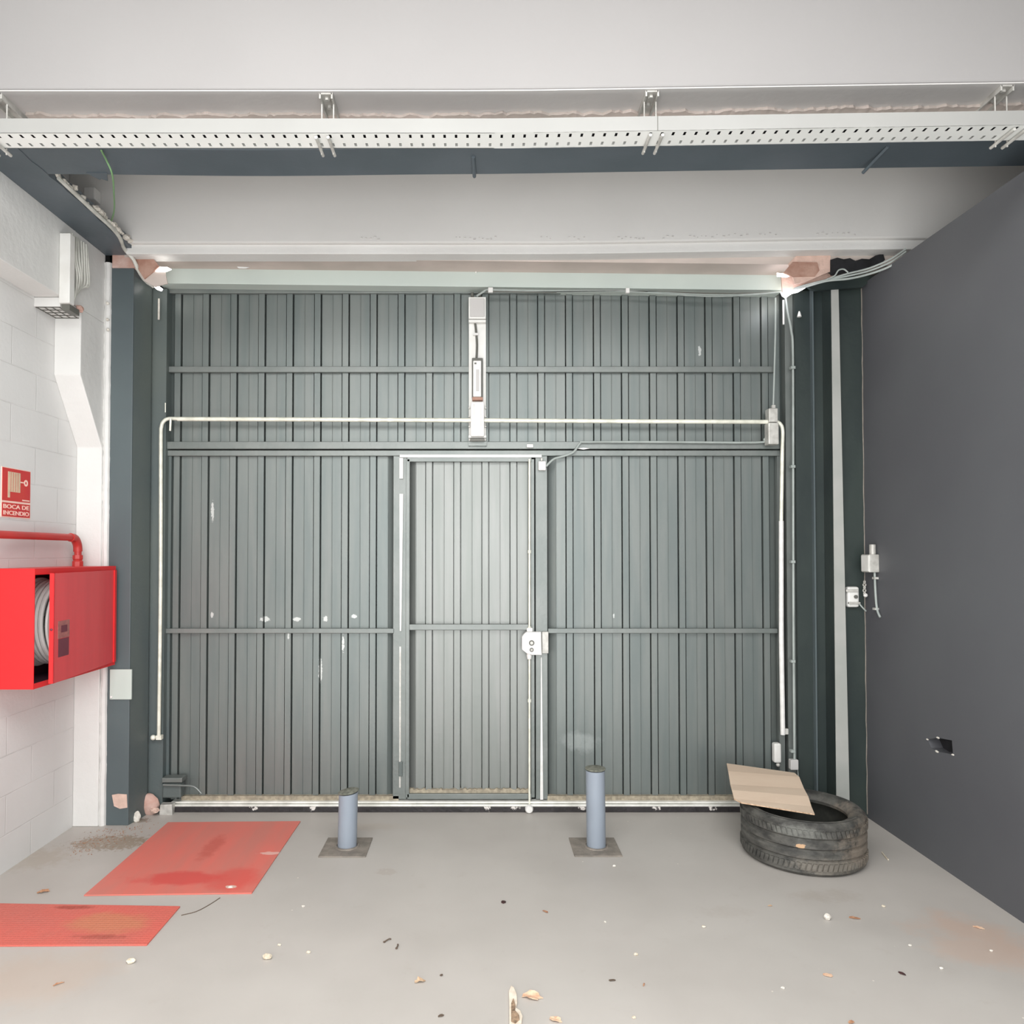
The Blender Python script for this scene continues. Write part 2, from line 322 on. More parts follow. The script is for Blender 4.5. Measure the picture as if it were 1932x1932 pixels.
# far beam: tall white face, grey lower lip, pinkish soffit, pale green lintel
def bow3(x): return 0 if x < .5 else .020*min((x-.5)/1.2, 1.3)
z3 = P(902, 458, 4.00).z; z4 = P(902, 479, 4.03).z
struct(B().xbar(-2.23, 3.6, 24, [(4.00, z3), (4.10, z3), (4.10, 3.66), (4.00, 3.66)], bow3).obj('trim_5', 'beam_white', bevel=.008))
struct(B().xbar(-1.93, 3.6, 24, [(4.03, z4), (4.14, z4), (4.14, z3+.03), (4.03, z3+.03)], bow3).obj('trim_6', 'white', bevel=.004))
fl = B(); r = random.Random(11)
for px0, px1 in ((680, 712), (860, 935), (1020, 1045), (1072, 1108), (1165, 1215), (1250, 1268), (1300, 1415), (1432, 1470), (1540, 1612)):
    x = px0
    while x < px1:
        p = P(x, 450+r.uniform(-3, 2)-(0 if x < 1200 else min(8, (x-1200)/35)), 3.999); w = r.uniform(.004, .013); h = r.uniform(.0015, .004)
        fl.box(p.x, p.x+w, 3.994, 4.001, p.z, p.z+h); x += r.uniform(6, 12)
tag(fl.rough(.0008).obj('flaking_paint', 'soffit_gray'), 'line of small grey paint flakes along the lower edge of the far white beam', 'paint')['kind'] = 'stuff'
def bow4(x): return -.011*x
zl0 = P(902, 513, 4.28).z; zl1 = P(902, 541, 4.28).z
struct(B().xbar(-1.98, 3.6, 24, [(4.12, zl0), (4.28, zl0), (4.28, zl0+.3), (4.12, zl0+.3)], bow4).obj('trim_7', 'soffit_pink'))
struct(B().xbar(-1.86, P(1478, 530, 4.28).x, 12, [(4.28, zl1), (4.47, zl1), (4.47, zl0+.2), (4.28, zl0+.2)], bow4).obj('trim_8', 'lintel_green', bevel=.003))
# left beam along the wall, corbelled pier and corner bead
struct(B().box(-2.23, -2.09, YB, 4.13, P(0, 492, 3.24).z, zd).obj('trim_9', 'white', bevel=.004))
zc1 = 2.44; zc0 = 2.09
prof = [(4.11, 0), (4.11, zc0), (3.88, zc1), (3.88, P(0, 492, 3.24).z), (4.16, P(0, 492, 3.24).z), (4.16, 0)]
struct(B().prism([(-2.23, y, z) for y, z in prof], (.14, 0, 0)).obj('trim_10', 'white', bevel=.005))
bd = B(); r = random.Random(4); pts = []
for i in range(60):
    z = i*3.13/59; pts.append((-2.075+r.uniform(-.002, .002), 4.135, z))
bd.tube(pts, [.020+r.uniform(-.002, .002) for _ in range(178)], 8, 3)
struct(bd.obj('trim_11', 'white', smooth=True))
# left dark column and jamb
struct(B().box(-2.056, -1.932, 4.13, 4.47, 0, P(230, 503, 4.13).z).obj('trim_12', 'column_left', bevel=.003))
struct(B().prism([(-1.932, 4.14, 0), (-1.905, 4.30, 0), (P(279, 1500, 4.33).x, 4.335, 0), (P(306, 1500, 4.33).x, 4.335, 0), (P(306, 1500, 4.33).x, 4.47, 0), (-1.932, 4.47, 0)], (0, 0, 3.06)).obj('trim_13', 'column_left2'))
struct(B().box(-2.05, -1.86, 4.125, 4.30, P(230, 506, 4.13).z, zl0+.06).obj('trim_14', 'brick'))
# right column group
zt = 3.045
rj = B()
rj.bp(1480, 1504, 545, 1545, 4.36, .1)
struct(rj.obj('trim_15', 'gate_frame'))
struct(B().box(P(1503, 1000, 4.33).x, P(1538, 1000, 4.33).x, 4.33, 4.47, 0, zt).obj('trim_16', 'column_dark'))
struct(B().box(P(1536, 1000, 4.30).x, P(1539, 1000, 4.30).x, 4.30, 4.47, 0, zt).obj('trim_17', 'column_left'))
struct(B().box(P(1538, 1000, 4.33).x, 2.04, 4.32, 4.47, 0, zt).obj('trim_18', 'column_dark'))
a = P(1573, 1000, 4.20).x; b_ = P(1592, 1000, 4.20).x
def tprism(x0, x1b, x1t, y0, y1):
    return B().add([(x0, y0, 0), (x1b, y0, 0), (x1b, y1, 0), (x0, y1, 0), (x0, y0, zt), (x1t, y0, zt), (x1t, y1, zt), (x0, y1, zt)],
       [(0, 3, 2, 1), (4, 5, 6, 7), (0, 1, 5, 4), (1, 2, 6, 5), (2, 3, 7, 6), (3, 0, 4, 7)])
struct(tprism(a, b_+.018, b_-.016, 4.20, 4.204).obj('trim_19', 'column_strip'))
struct(tprism(a+.002, b_+.016, b_-.018, 4.2045, 4.40).obj('trim_21', 'column_dark'))
struct(B().box(b_-.016, 3.6, 4.251, 4.47, 0, zt).obj('trim_20', 'column_dark'))
eb = B(); r = random.Random(9); eb.tube([(2.213+r.uniform(-.002, .002), 4.251, .02+i*3.03/40) for i in range(41)], .0035, 6, 2)
tag(eb.obj('worn_corner_edge', 'base_plate'), 'thin worn pale edge running up the corner of the dark right wall', 'plaster edge')

# ================================================================ the gate
YS = 4.40; YF = 4.37
PER = 52.9/(F/YS); X0 = P(606, 1045, YS).x
def sheet(bld, x0, x1, z0, z1):
    prof = []
    k = math.floor((x0-X0)/PER)-1
    while X0+k*PER < x1:
        o = X0+k*PER
        prof += [(o, 0), (o+.060, 0), (o+.0615, -.003), (o+.064, -.003), (o+.0655, 0), (o+.1175, 0), (o+.1172, .032), (o+.1225, .032), (o+.1240, -.012), (o+PER-.0078, -.012), (o+PER-.0062, .032), (o+PER-.0003, .032)]
        k += 1
    prof = [(x, y) for x, y in prof if x0 <= x <= x1]
    prof = [(x0, .02)]+prof+[(x1, .02)]
    vs = []; n = len(prof)
    for x, y in prof: vs += [(x, YS+y, z0), (x, YS+y, z1)]
    for x, y in prof: vs += [(x, YS+.036, z0), (x, YS+.036, z1)]
    fs = [(2*i, 2*i+2, 2*i+3, 2*i+1) for i in range(n-1)]
    fs += [(0, 1, 2*n+1, 2*n), (2*n-2, 4*n-2, 4*n-1, 2*n-1), (2*n, 2*n+1, 4*n-1, 4*n-2)]
    return bld.add(vs, fs)
def sheet_px(px0, px1, py0, py1):
    a = P(px0, py0, YS); c = P(px1, py1, YS); return sheet(B(), a.x, c.x, c.z, a.z)
up = thing('fixed_gate_panel', 'dark green-grey corrugated metal panel fixed above the gate, split by one rail', 'panel', (0, YS, P(900, 835, YS).z))
sheet_px(318, 1478, 548, 838).obj('corrugated_sheet', 'gate', up)
B().bp(312, 1480, 540, 553, YF, .03).obj('top_frame', 'gate_frame', up, bevel=.003)
B().bp(318, 1462, 691, 702, YF-.005, .03).obj('cross_rail', 'gate_frame', up, bevel=.003)
B().bp(308, 318, 545, 835, YF+.01, .03).obj('side_frame', 'column_left2', up)
B().bp(310, 1472, 833, 847, YF-.012, .045).obj('bottom_frame', 'gate_frame', up, bevel=.003)

gt = thing('corrugated_gate', 'large green-grey corrugated metal gate with a pedestrian door in its middle', 'gate', (0, YS, 0.03))
sheet_px(318, 743, 856, 1507).obj('corrugated_sheet', 'gate', gt, label='wide left sheet with white scuffs')
sheet_px(1034, 1474, 858, 1507).obj('corrugated_sheet', 'gate', gt, label='right sheet')
B().bp(310, 1472, 849.5, 860, YF-.004, .035).obj('top_rail', 'gate_frame', gt, bevel=.003)
B().bp(742, 767, 860, 1508, YF, .03).obj('stile', 'gate_frame', gt, bevel=.003)
B().bp(1010, 1034, 860, 1508, YF, .03).obj('stile', 'gate_frame', gt, bevel=.003)
B().bp(308, 318, 858, 1505, YF+.01, .03).obj('stile', 'column_left2', gt)
B().bp(312, 743, 1186, 1195, YF-.006, .04).obj('cross_rail', 'gate_frame', gt, bevel=.003)
B().bp(1034, 1468, 1186, 1195, YF-.006, .04).obj('cross_rail', 'gate_frame', gt, bevel=.003)
for q0, q1 in ((342, 752), (1033, 1478)): B().bp(q0, q1, 1502, 1511, YF, .04).obj('bottom_ledge', 'dust', gt, label='dusty bottom ledge')
B().bp(1466, 1482, 858, 1508, YF+.005, .03).obj('stile', 'gate_frame', gt)
# wicket door
wd = B()
wd.bp(768, 1003, 861, 871, YF-.006, .03).bp(766, 772, 866, 1505, YF-.006, .03).bp(1001, 1009, 866, 1505, YF+.004, .03)
wd.bp(768, 1003, 1498, 1508, YF-.006, .03)
wdo = wd.obj('pedestrian_door', 'gate_frame', gt, bevel=.002, label='narrow door framed in the middle of the gate')
s = sheet_px(771, 1003, 868, 1500)
s.obj('door_sheet', 'door_sheet', wdo)
B().bp(772, 1000, 1178, 1189, YF-.012, .04).obj('door_rail', 'gate_frame', wdo, bevel=.003)
r = random.Random(8); dl = B(); vs = []
a = P(772, 1488, YS-.012); e = P(1000, 1500, YS-.012); n = 50
for i in range(n+1):
    x = a.x+(e.x-a.x)*i/n; vs += [(x, YS-.02, e.z), (x, YS-.016, a.z+r.uniform(-.01, .006)), (x, YS+.01, a.z), (x, YS+.01, e.z)]
dl.add(vs, [(i*4+j, i*4+(j+1) % 4, i*4+4+(j+1) % 4, i*4+4+j) for i in range(n) for j in range(4)])
dl.obj('dusty_sill', 'dust', wdo, label='dusty sill of the pedestrian door')
tag(B().bp(754, 1022, 857.5, 863, YF-.012, .006).obj('door_sealing_strip', 'glowing_white', bevel=.001), 'bright white horizontal strip along the top of the pedestrian door', 'strip', 'white strips around the pedestrian door')
vb = B().bp(753.5, 760.5, 864, 903, YF-.012, .006); tag(vb.obj('door_sealing_strip', 'glowing_white', bevel=.001), 'short bright white strip at the top left of the pedestrian door', 'strip', 'white strips around the pedestrian door')
a, b1, c1, d1 = P(754, 932, YF), P(761, 932, YF), P(757.5, 1190, YF), P(754.5, 1190, YF)
tag(B().prism([(p.x, YF-.012, p.z) for p in (a, b1, c1, d1)], (0, .012, 0)).obj('door_sealing_strip', 'glowing_white'), 'long tapering white strip down the left side of the pedestrian door', 'strip', 'white strips around the pedestrian door')
tag(B().bp(753.5, 756, 1220, 1486, YF-.003, .004).obj('hinge_side_line', 'galv'), 'thin bare metal line down the lower hinge side of the pedestrian door', 'metal strip')
hb = B().bp(752, 759, 1438, 1465, YF-.012, .012); hb.obj('door_hinge', 'column_left2', wdo, bevel=.003)
a, b1, c1, d1 = P(1020.5, 1240, YF), P(1022, 1240, YF), P(1024.5, 1508, YF), P(1019, 1508, YF)
tag(B().prism([(p.x, YF-.008, p.z) for p in (a, b1, c1, d1)], (0, .009, 0)).obj('edge_strip', 'glowing_white'), 'thin white strip widening down the right stile to the floor track', 'strip')
# lock rod and lock
rod = thing('bolt_rod', 'thin vertical bolt rod with end knob beside the pedestrian door', 'bolt', P(1000, 1525, YF-.02))
B().tube([P(999, 866, YF-.02), P(999, 1518, YF-.02)], .0065, 10).obj('rod', 'sheen_steel', rod, smooth=True)
for py in (1041, 1322, 1185):
    B().lathe(P(999, py, YF-.02), [(0, -.009), (.010, -.009), (.010, .009), (0, .009)], 12).obj('guide_ring', 'sheen_steel', rod)
B().lathe(P(998.5, 1527, 4.315), [(0, -.008), (.018, -.008), (.024, 0), (.024, .012), (0, .012)], 24, 'Y').obj('end_knob', 'glowing_white', rod, smooth=True)
lk = thing('door_lock', 'white octagonal rim lock with two round keyholes on the pedestrian door', 'lock', P(1003, 1215, YF-.02))
oc = [(992, 1191), (1020, 1191), (1021, 1234), (1003, 1234), (993, 1231), (984, 1224), (984, 1200), (988, 1195)]
B().prism([(P(x, y, YF).x, YF-.045, P(x, y, YF).z) for x, y in oc], (0, .045, 0)).obj('lock_case', 'glowing_white', lk, bevel=.004)
for y, rr in ((1213, .016), (1226, .012)):
    c = P(1003, y, YF-.045); c = Vector((c.x, YF-.047, c.z))
    B().lathe(c, [(rr*.55, -.002), (rr, -.002), (rr, .004), (rr*.55, .004)], 24, 'Y', closed=True).obj('keyhole_ring', 'cable_dark', lk)
    B().lathe(c, [(0, -.005), (rr*.55, -.005), (rr*.55, .004), (0, .004)], 20, 'Y').obj('cylinder', 'galv', lk)
B().bp(1022.5, 1035, 1192, 1233, YF-.022, .022).obj('keeper', 'galv', lk, bevel=.003)
B().bp(994, 1005, 1185, 1192, YF-.03, .02).obj('rod_socket', 'glowing_white', lk, bevel=.003)
B().lathe(P(998.5, 1237, YF-.02), [(0, -.02), (.012, -.02), (.016, .0), (.014, .015), (0, .015)], 16).obj('rod_socket', 'glowing_white', lk, smooth=True)
# contact sensor and its cable on the gate
se = thing('door_contact_sensor', 'small white box at the top right corner of the pedestrian door', 'sensor', P(1023, 885, YF-.03))
B().bp(1016, 1030, 870, 887, YF-.03, .03).obj('sensor_case', 'glowing_white', se, bevel=.004)
B().lathe(P(1022, 867, YF-.015), [(0, -.008), (.007, -.008), (.007, .008), (0, .008)], 10).obj('nipple', 'galv', se)
tag(B().tube([P(1030, 880, YF-.02), P(1045, 866, YF-.02), P(1062, 861, YF-.02), P(1082, 853, YF-.03), P(1095, 836, YF-.03), P(1110, 834, YF-.03), P(1250, 834, YF-.03), P(1425, 835, YF-.03), P(1442, 829, YF-.03), P(1449, 818, YF-.03)], .0065, 8, 4).obj('grey_cable', 'cable_gray', smooth=True),
    'grey flexible cable from the white sensor along the rail to the right box', 'cable')
tag(B().bp(994, 1006, 838, 844, YF-.03, .02).obj('catch_plate', 'glowing_white', bevel=.002), 'tiny white catch on the rail above the pedestrian door', 'catch')
tag(B().prism([(P(x, y, YF).x, YF-.02, P(x, y, YF).z) for x, y in ((1088, 847), (1100, 845.5), (1112, 847), (1100, 849))], (0, .01, 0)).obj('paint_scrape', 'glowing_white'), 'small white scrape on the rail right of the pedestrian door', 'scrape')

# counter-balance tubes around the gate
tl = B(); Yt = 4.31
tl.tube([P(335, 790.5, Yt), P(600, 791.5, Yt), P(889, 793, Yt)], .0125, 12, 1)
tag(tl.obj('horizontal_tube', 'sheen_steel', smooth=True), 'pale metal tube crossing the left half above the gate rail', 'tube', 'pale tubes around the gate')
tag(B().tube([P(912, 793, Yt), P(1200, 795, Yt), P(1452, 796, Yt)], .0125, 12, 1).obj('horizontal_tube', 'sheen_steel', smooth=True), 'pale metal tube crossing the right half above the gate rail', 'tube', 'pale tubes around the gate')
lt = thing('side_tube', 'pale metal tube bending down the left side of the gate to a knob', 'tube', P(301, 1395, Yt), 'pale tubes around the gate')
B().tube([P(336, 790, Yt), P(318, 790, Yt), P(309, 795, Yt), P(304.5, 806, Yt), P(303.5, 840, Yt), P(303, 1100, Yt), P(299.5, 1392, Yt)], .0105, 12, 4).obj('tube_run', 'sheen_steel', lt, smooth=True)
B().tube([P(322, 789, Yt-.02), P(321, 813, Yt-.02)], .006, 8).obj('hanging_pin', 'sheen_steel', lt)
B().bp(294, 304, 1388, 1396, Yt-.01, .03).ball(P(289, 1391.5, Yt), .016).obj('end_knob', 'sheen_steel', lt, smooth=True)
B().tube([P(312, 760, Yt), P(312, 778, Yt)], .003, 8).obj('pin', 'sheen_steel', lt)
rt = thing('side_tube', 'pale metal tube down the right side of the gate from the white box', 'tube', P(1475, 1388, Yt), 'pale tubes around the gate')
B().tube([P(1464, 795, Yt), P(1472, 800, Yt), P(1476.5, 812, Yt), P(1476, 850, Yt), P(1474, 984, Yt)], .0105, 12, 4).obj('upper_tube', 'sheen_steel', rt, smooth=True)
B().tube([P(1474, 983, Yt), P(1474, 1200, Yt), P(1477, 1386, Yt)], .0135, 12, 1).obj('lower_tube', 'glowing_white', rt, smooth=True)
B().bp(1476, 1488, 1375, 1386, Yt-.005, .02).obj('bracket', 'galv', rt, bevel=.003)
rb = thing('junction_box', 'worn silver-white box at the right end of the horizontal tube', 'junction box', P(1459, 835, Yt))
B().bp(1451, 1468, 770, 796, Yt-.03, .06).obj('upper_case', 'galv', rb, bevel=.004)
x = B(); x.bp(1450, 1470, 797, 838, Yt-.035, .065); x.obj('lower_case', 'galv', rb, bevel=.005)
B().bp(1457, 1463, 764, 770, Yt-.01, .02).obj('nipple', 'galv', rb)

# centre services column
cp = thing('backing_board', 'narrow white vertical board in the middle of the upper panel', 'board', P(900, 835, YF-.02))
B().bp(884.5, 917, 560, 832, YF-.02, .02).obj('board', 'white_plastic', cp, bevel=.002)
B().bp(884, 918, 833, 841, YF-.03, .03).obj('foot', 'gate_frame', cp)
bx = thing('junction_box', 'square white junction box at the top of the narrow board', 'junction box', P(900, 603, YF-.06))
B().bp(884, 917, 560, 601, YF-.065, .045).obj('box_base', 'white_plastic', bx, bevel=.004)
B().bp(887, 914, 563, 597, YF-.073, .012).obj('lid', 'soffit_gray', bx, bevel=.003)
B().bp(884, 917, 603, 608, YF-.055, .035).obj('lower_lip', 'white_plastic', bx, bevel=.003)
for q in (891, 905):
    B().lathe(P(q, 556, YF-.045), [(0, -.012), (.010, -.012), (.008, .012), (0, .012)], 10).obj('gland', 'cable_dark', bx)
tag(B().tube([P(896, 608, YF-.03), P(898, 622, YF-.03), P(900, 650, YF-.03), P(899, 678, YF-.03)], .0065, 8, 3).obj('short_cable', 'cable_dark', smooth=True), 'short dark cable between the square box and the lamp on the board', 'cable')
tag(B().bp(893, 902, 628, 632, YF-.045, .02).obj('cable_clip', 'glowing_white'), 'white clip on the short cable below the square box', 'clip')
lm = thing('emergency_lamp', 'slim upright lamp with white diffuser on the narrow board', 'lamp', P(900, 752, YF-.05))
B().bp(890.5, 911, 675, 751, YF-.05, .03).obj('lamp_base', 'cable_dark', lm, bevel=.004)
B().bp(892.5, 908, 680, 748, YF-.072, .03).obj('diffuser', 'glowing_white', lm, bevel=.005)
B().bp(898, 904, 697, 738, YF-.0745, .004).obj('tube_panel', 'soffit_gray', lm)
B().bp(895, 899, 684, 687, YF-.0745, .004).obj('indicator', 'cable_dark', lm)
B().bp(891, 911, 749, 755, YF-.055, .035).obj('end_cap', 'terracotta', lm, bevel=.002)
lb = thing('operator_housing', 'tall white housing with glossy front at the bottom of the narrow board', 'housing', P(900, 833, YF-.06))
B().bp(888, 913.5, 758, 823, YF-.085, .065).obj('cover', 'glowing_white', lb, bevel=.005)
for q in (893.5, 906.5):
    B().bp(q, q+1.2, 762, 819, YF-.0875, .004).obj('ridge', 'galv', lb)
B().bp(884, 917.5, 821, 826, YF-.05, .03).obj('bottom_flange', 'white_plastic', lb, bevel=.002)
B().bp(887, 914, 827, 832, YF-.055, .035).obj('seal', 'cable_dark', lb)
for q, z in ((885.5, 770), (885.5, 805), (916, 770), (916, 786), (916, 805), (885.5, 786)):
    c = P(q, z, YF-.03); B().lathe(c, [(0, -.006), (.005, -.006), (.005, .012), (0, .012)], 8, 'Y').obj('screw', 'galv', lb)

# threshold: dark kerb, silver track
kb = B().box(P(325, 1530, 4.335).x, P(1500, 1530, 4.335).x, 4.335, 4.47, 0, P(900, 1522, 4.335).z)
tag(kb.obj('threshold_kerb', 'kerb', bevel=.004), 'dark chipped threshold strip along the foot of the gate', 'threshold')
tr = thing('floor_track', 'shiny silver sliding track along the foot of the gate', 'track', (0, 4.34, .03))
zt0 = P(900, 1522.5, 4.33).z; zt1 = P(900, 1511, 4.36).z
B().box(P(322, 1515, 4.34).x, P(1500, 1515, 4.34).x, 4.333, 4.40, zt0, zt0+.012).box(P(322, 1515, 4.34).x, P(1500, 1515, 4.34).x, 4.345, 4.40, zt0+.014, zt1).obj('rail', 'steel', tr, bevel=.003)

# left bottom hinge lock with lever
hl = thing('gate_latch', 'dark painted latch box with a bent lever at the lower left of the gate', 'latch', P(322, 1505, YF-.05))
B().bp(306, 341, 1478, 1506, YF-.06, .06).obj('latch_case', 'column_left2', hl, bevel=.008)
B().bp(305, 343, 1468, 1477, YF-.07, .07).obj('cap', 'gate_frame', hl, bevel=.004)
B().tube([P(308, 1481, YF-.075), P(340, 1482, YF-.075), P(366, 1484, YF-.075), P(380, 1497, YF-.075)], .006, 8, 3).obj('lever', 'gate_frame', hl, smooth=True)

# ================================================================ cable tray and brackets
yt0, yt1 = 2.640, 2.742
ztb = P(902, 250.5, yt0).z; ztt = P(902, 223.5, yt0).z
# true width from the photographed rear edge
yr = (ztb-CH)*(ray(902, 280)[1]/ray(902, 280)[2]); yt1 = yr
tray = thing('cable_tray', 'long white perforated cable tray hanging under the near beam', 'cable tray', (0, yt0, ztb))
fl_ = B(); xs0, xs1 = -2.05, 2.17
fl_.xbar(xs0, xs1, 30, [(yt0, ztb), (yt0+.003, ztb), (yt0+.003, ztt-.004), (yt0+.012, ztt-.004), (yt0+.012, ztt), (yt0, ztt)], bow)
fl_.obj('front_flange', 'tray_flange_dimmed', tray)
B().xbar(xs0, xs1, 30, [(yt1-.003, ztb), (yt1, ztb), (yt1, ztt), (yt1-.003, ztt)], bow).obj('rear_flange', 'tray', tray)
pb = B(); pitch = .0415; nx = int((xs1-xs0)/pitch); w = yt1-yt0
ys = [yt0, yt0+w*.12, yt0+w*.32, yt0+w*.44, yt0+w*.53, yt0+w*.66, yt0+w*.86, yt1]
for i in range(nx+1):
    xa = xs0+i*pitch; xcuts = [xa, xa+pitch*.36, xa+pitch*.58, xa+pitch]
    for j in range(7):
        for k in range(3):
            if k == 1 and j in (1, 5): continue
            x0_, x1_ = xcuts[k], xcuts[k+1]; b0, b1_ = bow(x0_), bow(x1_)
            pb.add([(x0_, ys[j], ztb+b0), (x1_, ys[j], ztb+b1_), (x1_, ys[j+1], ztb+b1_), (x0_, ys[j+1], ztb+b0)], [(0, 1, 2, 3)])
            if k == 1 and j == 3:
                xm = (x0_+x1_)/2; pb.add([(xm-.003, ys[3]+.003, ztb+b0-.0015), (xm+.003, ys[3]+.003, ztb+b0-.0015), (xm+.003, ys[4]-.003, ztb+b0-.0015), (xm-.003, ys[4]-.003, ztb+b0-.0015)], [(0, 1, 2, 3)])
tc = B()
for q in range(4): tc.xbar(xs0, xs1, 24, [(yt0+.014+q*(w-.03)/4, ztb+.012), (yt0+.014+(q+1)*(w-.03)/4-.001, ztb+.012), (yt0+.014+(q+1)*(w-.03)/4-.003, ztb+.03), (yt0+.016+q*(w-.03)/4, ztb+.03)], bow)
tag(tc.obj('slot_filler', 'black'), 'dark filler added inside the long white cable tray to darken its slots', 'filler')['kind'] = 'stuff'  # added dark bars behind the slots so they read dark
pb.obj('perforated_base', 'tray', tray, label='base with rows of slots')
def bracket(px, label):
    zs = zb-.004+bow(P(px, 220, 2.8).x); X = P(px, 250, 2.74).x; b = bow(X)
    t = thing('tray_bracket', label, 'bracket', (X, 2.8, ztb-.02+b), 'slotted steel brackets carrying the cable tray')
    up_ = B()
    for sx in (-1, 1):
        up_.box(X+sx*.022-.003, X+sx*.022+.003, 2.715, 2.90, zs-.022, zs)
    up_.box(X-.022, X+.022, 2.715, 2.90, zs-.006, zs)
    up_.obj('top_channel', 'galv', t)
    st_ = B()
    for sx in (-1, 1): st_.tube([(X+sx*.022, yt1+.008, ztb-.02+b), (X+sx*.022, yt1+.008, zs-.001)], .0028, 8)
    st_.obj('threaded_rod', 'galv', t)
    lo = B()
    for sx in (-1, 1): lo.tube([(X+sx*.022, yt0+.012, ztb-.009+b), (X+sx*.022, yt1+.035, ztb-.009+b)], .006, 8)
    lo.obj('lower_arm', 'galv', t)
    for yy in (2.74, 2.79): B().lathe((X, yy, zs-.012), [(0, -.004), (.010, -.004), (.010, .006), (0, .006)], 6).obj('bolt', 'galv', t)
bracket(617, 'second bracket from the left under the cable tray')
bracket(1228, 'third bracket from the left, beside the seam in the tray')
bracket(-2, 'leftmost bracket of the cable tray, cut by the photo edge')
bracket(1893, 'rightmost bracket of the cable tray, above the dark right wall')
p = P(1241, 240, yt0-.0005)
B().box(p.x-.0012, p.x+.0012, yt0-.0012, yt0, ztb+bow(p.x), ztt+bow(p.x)).obj('tray_seam', 'cable_dark', tray)
def bit(name, m, px, py, Y, r, label, cat, sc=(1, 1, 1)):
    return tag(B().ball(P(px, py, Y), r, sc).rough(r*.15, int(px)).obj(name, m, smooth=True), label, cat)
bit('hook_stub', 'white_plastic', 397, 186, 2.80, .012, 'small white stub on the underside of the near beam', 'stub', (1.5, 1, .8))
def rodd(px0, py0, px1, py1, r, label, z0=None):
    a = G(px0, py0, zd-.004+bow2(P(px0, py0, 3.1).x)); e = G(px1, py1, zd-.01)
    tag(B().tube([a, e], r, 8).obj('hanger_rod', 'dark_beam'), label, 'rod', 'dark rods on the dark beam')
rodd(893, 296, 895, 333, .008, 'dark rod end hanging from the middle of the dark beam')
rodd(1676, 276, 1628, 326, .007, 'slanting dark rod at the right part of the dark beam')
a = G(180, 325, zd-.002)
tag(B().prism([(a.x-.04, a.y, zd-.006), (a.x+.05, a.y, zd-.006), (a.x+.02, a.y+.07, zd-.006), (a.x, a.y+.05, zd-.006), (a.x-.01, a.y+.06, zd-.006)], (0, 0, .01)).obj('broken_beam_edge', 'dark_beam'), 'broken dark chip on the edge of the dark beam at left', 'chip')
zc = 3.0
tag(B().tube([G(191, 284, zd-.01), P(202, 305, 3.10), P(212, 330, 3.14), P(215, 365, 3.3), P(215, 400, 3.6), P(205, 430, 3.95)], .004, 8, 4).obj('green_wire', 'green_wire', smooth=True), 'loose green wire hanging from the dark beam at upper left', 'wire')
# conduit along the strip edge and down to the lintel corner
cpts = [(-1.885, 3.30, zd+.01), (-1.887, 3.60, zd+.006), (-1.89, 3.85, zd+.0), P(235, 470, 4.02), P(252, 490, 4.08), P(262, 512, 4.12), P(275, 530, 4.16), P(290, 541, 4.2)]
tag(B().tube(cpts, .010, 8, 4).rough(.0012).obj('left_corner_conduit', 'cable_white', smooth=True), 'rough whitish cable run following the dark strip to the upper left corner', 'cable')
# broken plaster edge on the upper side of strip
be = B(); r = random.Random(2)
for i in range(26):
    y = 3.28+i*.03; be.ball((-1.895+r.uniform(-.004, .012), y, zd+.02+r.uniform(-.01, .015)), r.uniform(.008, .018), (1, 1.4, .8))
tag(be.rough(.003).obj('crumbling_plaster', 'plaster_chip'), 'crumbling white plaster along the edge of the dark strip at left', 'plaster')
a, b1 = P(163, 357, 3.96), P(184, 380, 3.96)
tag(B().box(a.x, b1.x, 3.93, 4.0, b1.z, a.z).obj('shadow_bump', 'white', bevel=.006), 'small white lump standing in for a bracket shadow on the far beam near its left end', 'plaster')  # box shaped in place of a small bracket shadow

# corner daylight gaps
def shard(pts, Y, m, name, label, cat, th=.006):
    return tag(B().prism([P(x, y, Y) for x, y in pts], (0, th, 0)).obj(name, m), label, cat)
shard([(289, 508), (296, 503), (316, 504), (323, 508), (314, 512), (294, 512)], 4.115, 'glow', 'daylight_gap', 'bright gap of daylight in the soffit at the upper left corner', 'gap')
shard([(286, 538), (293, 540), (300, 540), (307, 545), (304, 549), (296, 546)], 4.24, 'glow', 'daylight_gap', 'bright spot of daylight above the left end of the gate', 'gap')
shard([(1466, 515), (1480, 516), (1493, 520), (1484, 523), (1467, 521)], 4.115, 'glow', 'daylight_gap', 'bright gap of daylight in the soffit at the upper right corner', 'gap')
shard([(1473, 551), (1480, 546), (1500, 545), (1520, 543), (1506, 551), (1494, 554), (1482, 562), (1476, 558)], 4.24, 'glow', 'daylight_gap', 'brightest daylight gap above the right end of the gate', 'gap')
shard([(447, 503), (470, 504), (462, 506.5), (450, 506)], 4.115, 'glowing_white', 'paint_spot', 'white paint spot on the pinkish soffit left of centre', 'spot')
shard([(250, 480), (284, 482), (294, 494), (300, 503), (272, 526), (262, 510), (254, 492)], 4.105, 'terracotta', 'broken_tile', 'brown broken tile in the upper left corner above the column', 'tile', .01)
shard([(252, 500), (310, 508), (316, 535), (292, 541), (272, 530)], 4.118, 'soffit_pink', 'plaster_patch', 'pinkish plaster patch around the upper left daylight gap', 'plaster', .008)
shard([(1478, 515), (1496, 494), (1542, 495), (1546, 510), (1538, 521), (1495, 522)], 4.105, 'terracotta', 'broken_tile', 'reddish brown broken tile in the upper right corner', 'tile', .01)
shard([(1488, 497), (1505, 480), (1567, 482), (1567, 512), (1520, 532), (1500, 536)], 4.112, 'orange', 'plaster_patch', 'pale orange plaster patch beside the dark cavity at upper right', 'plaster', .008)
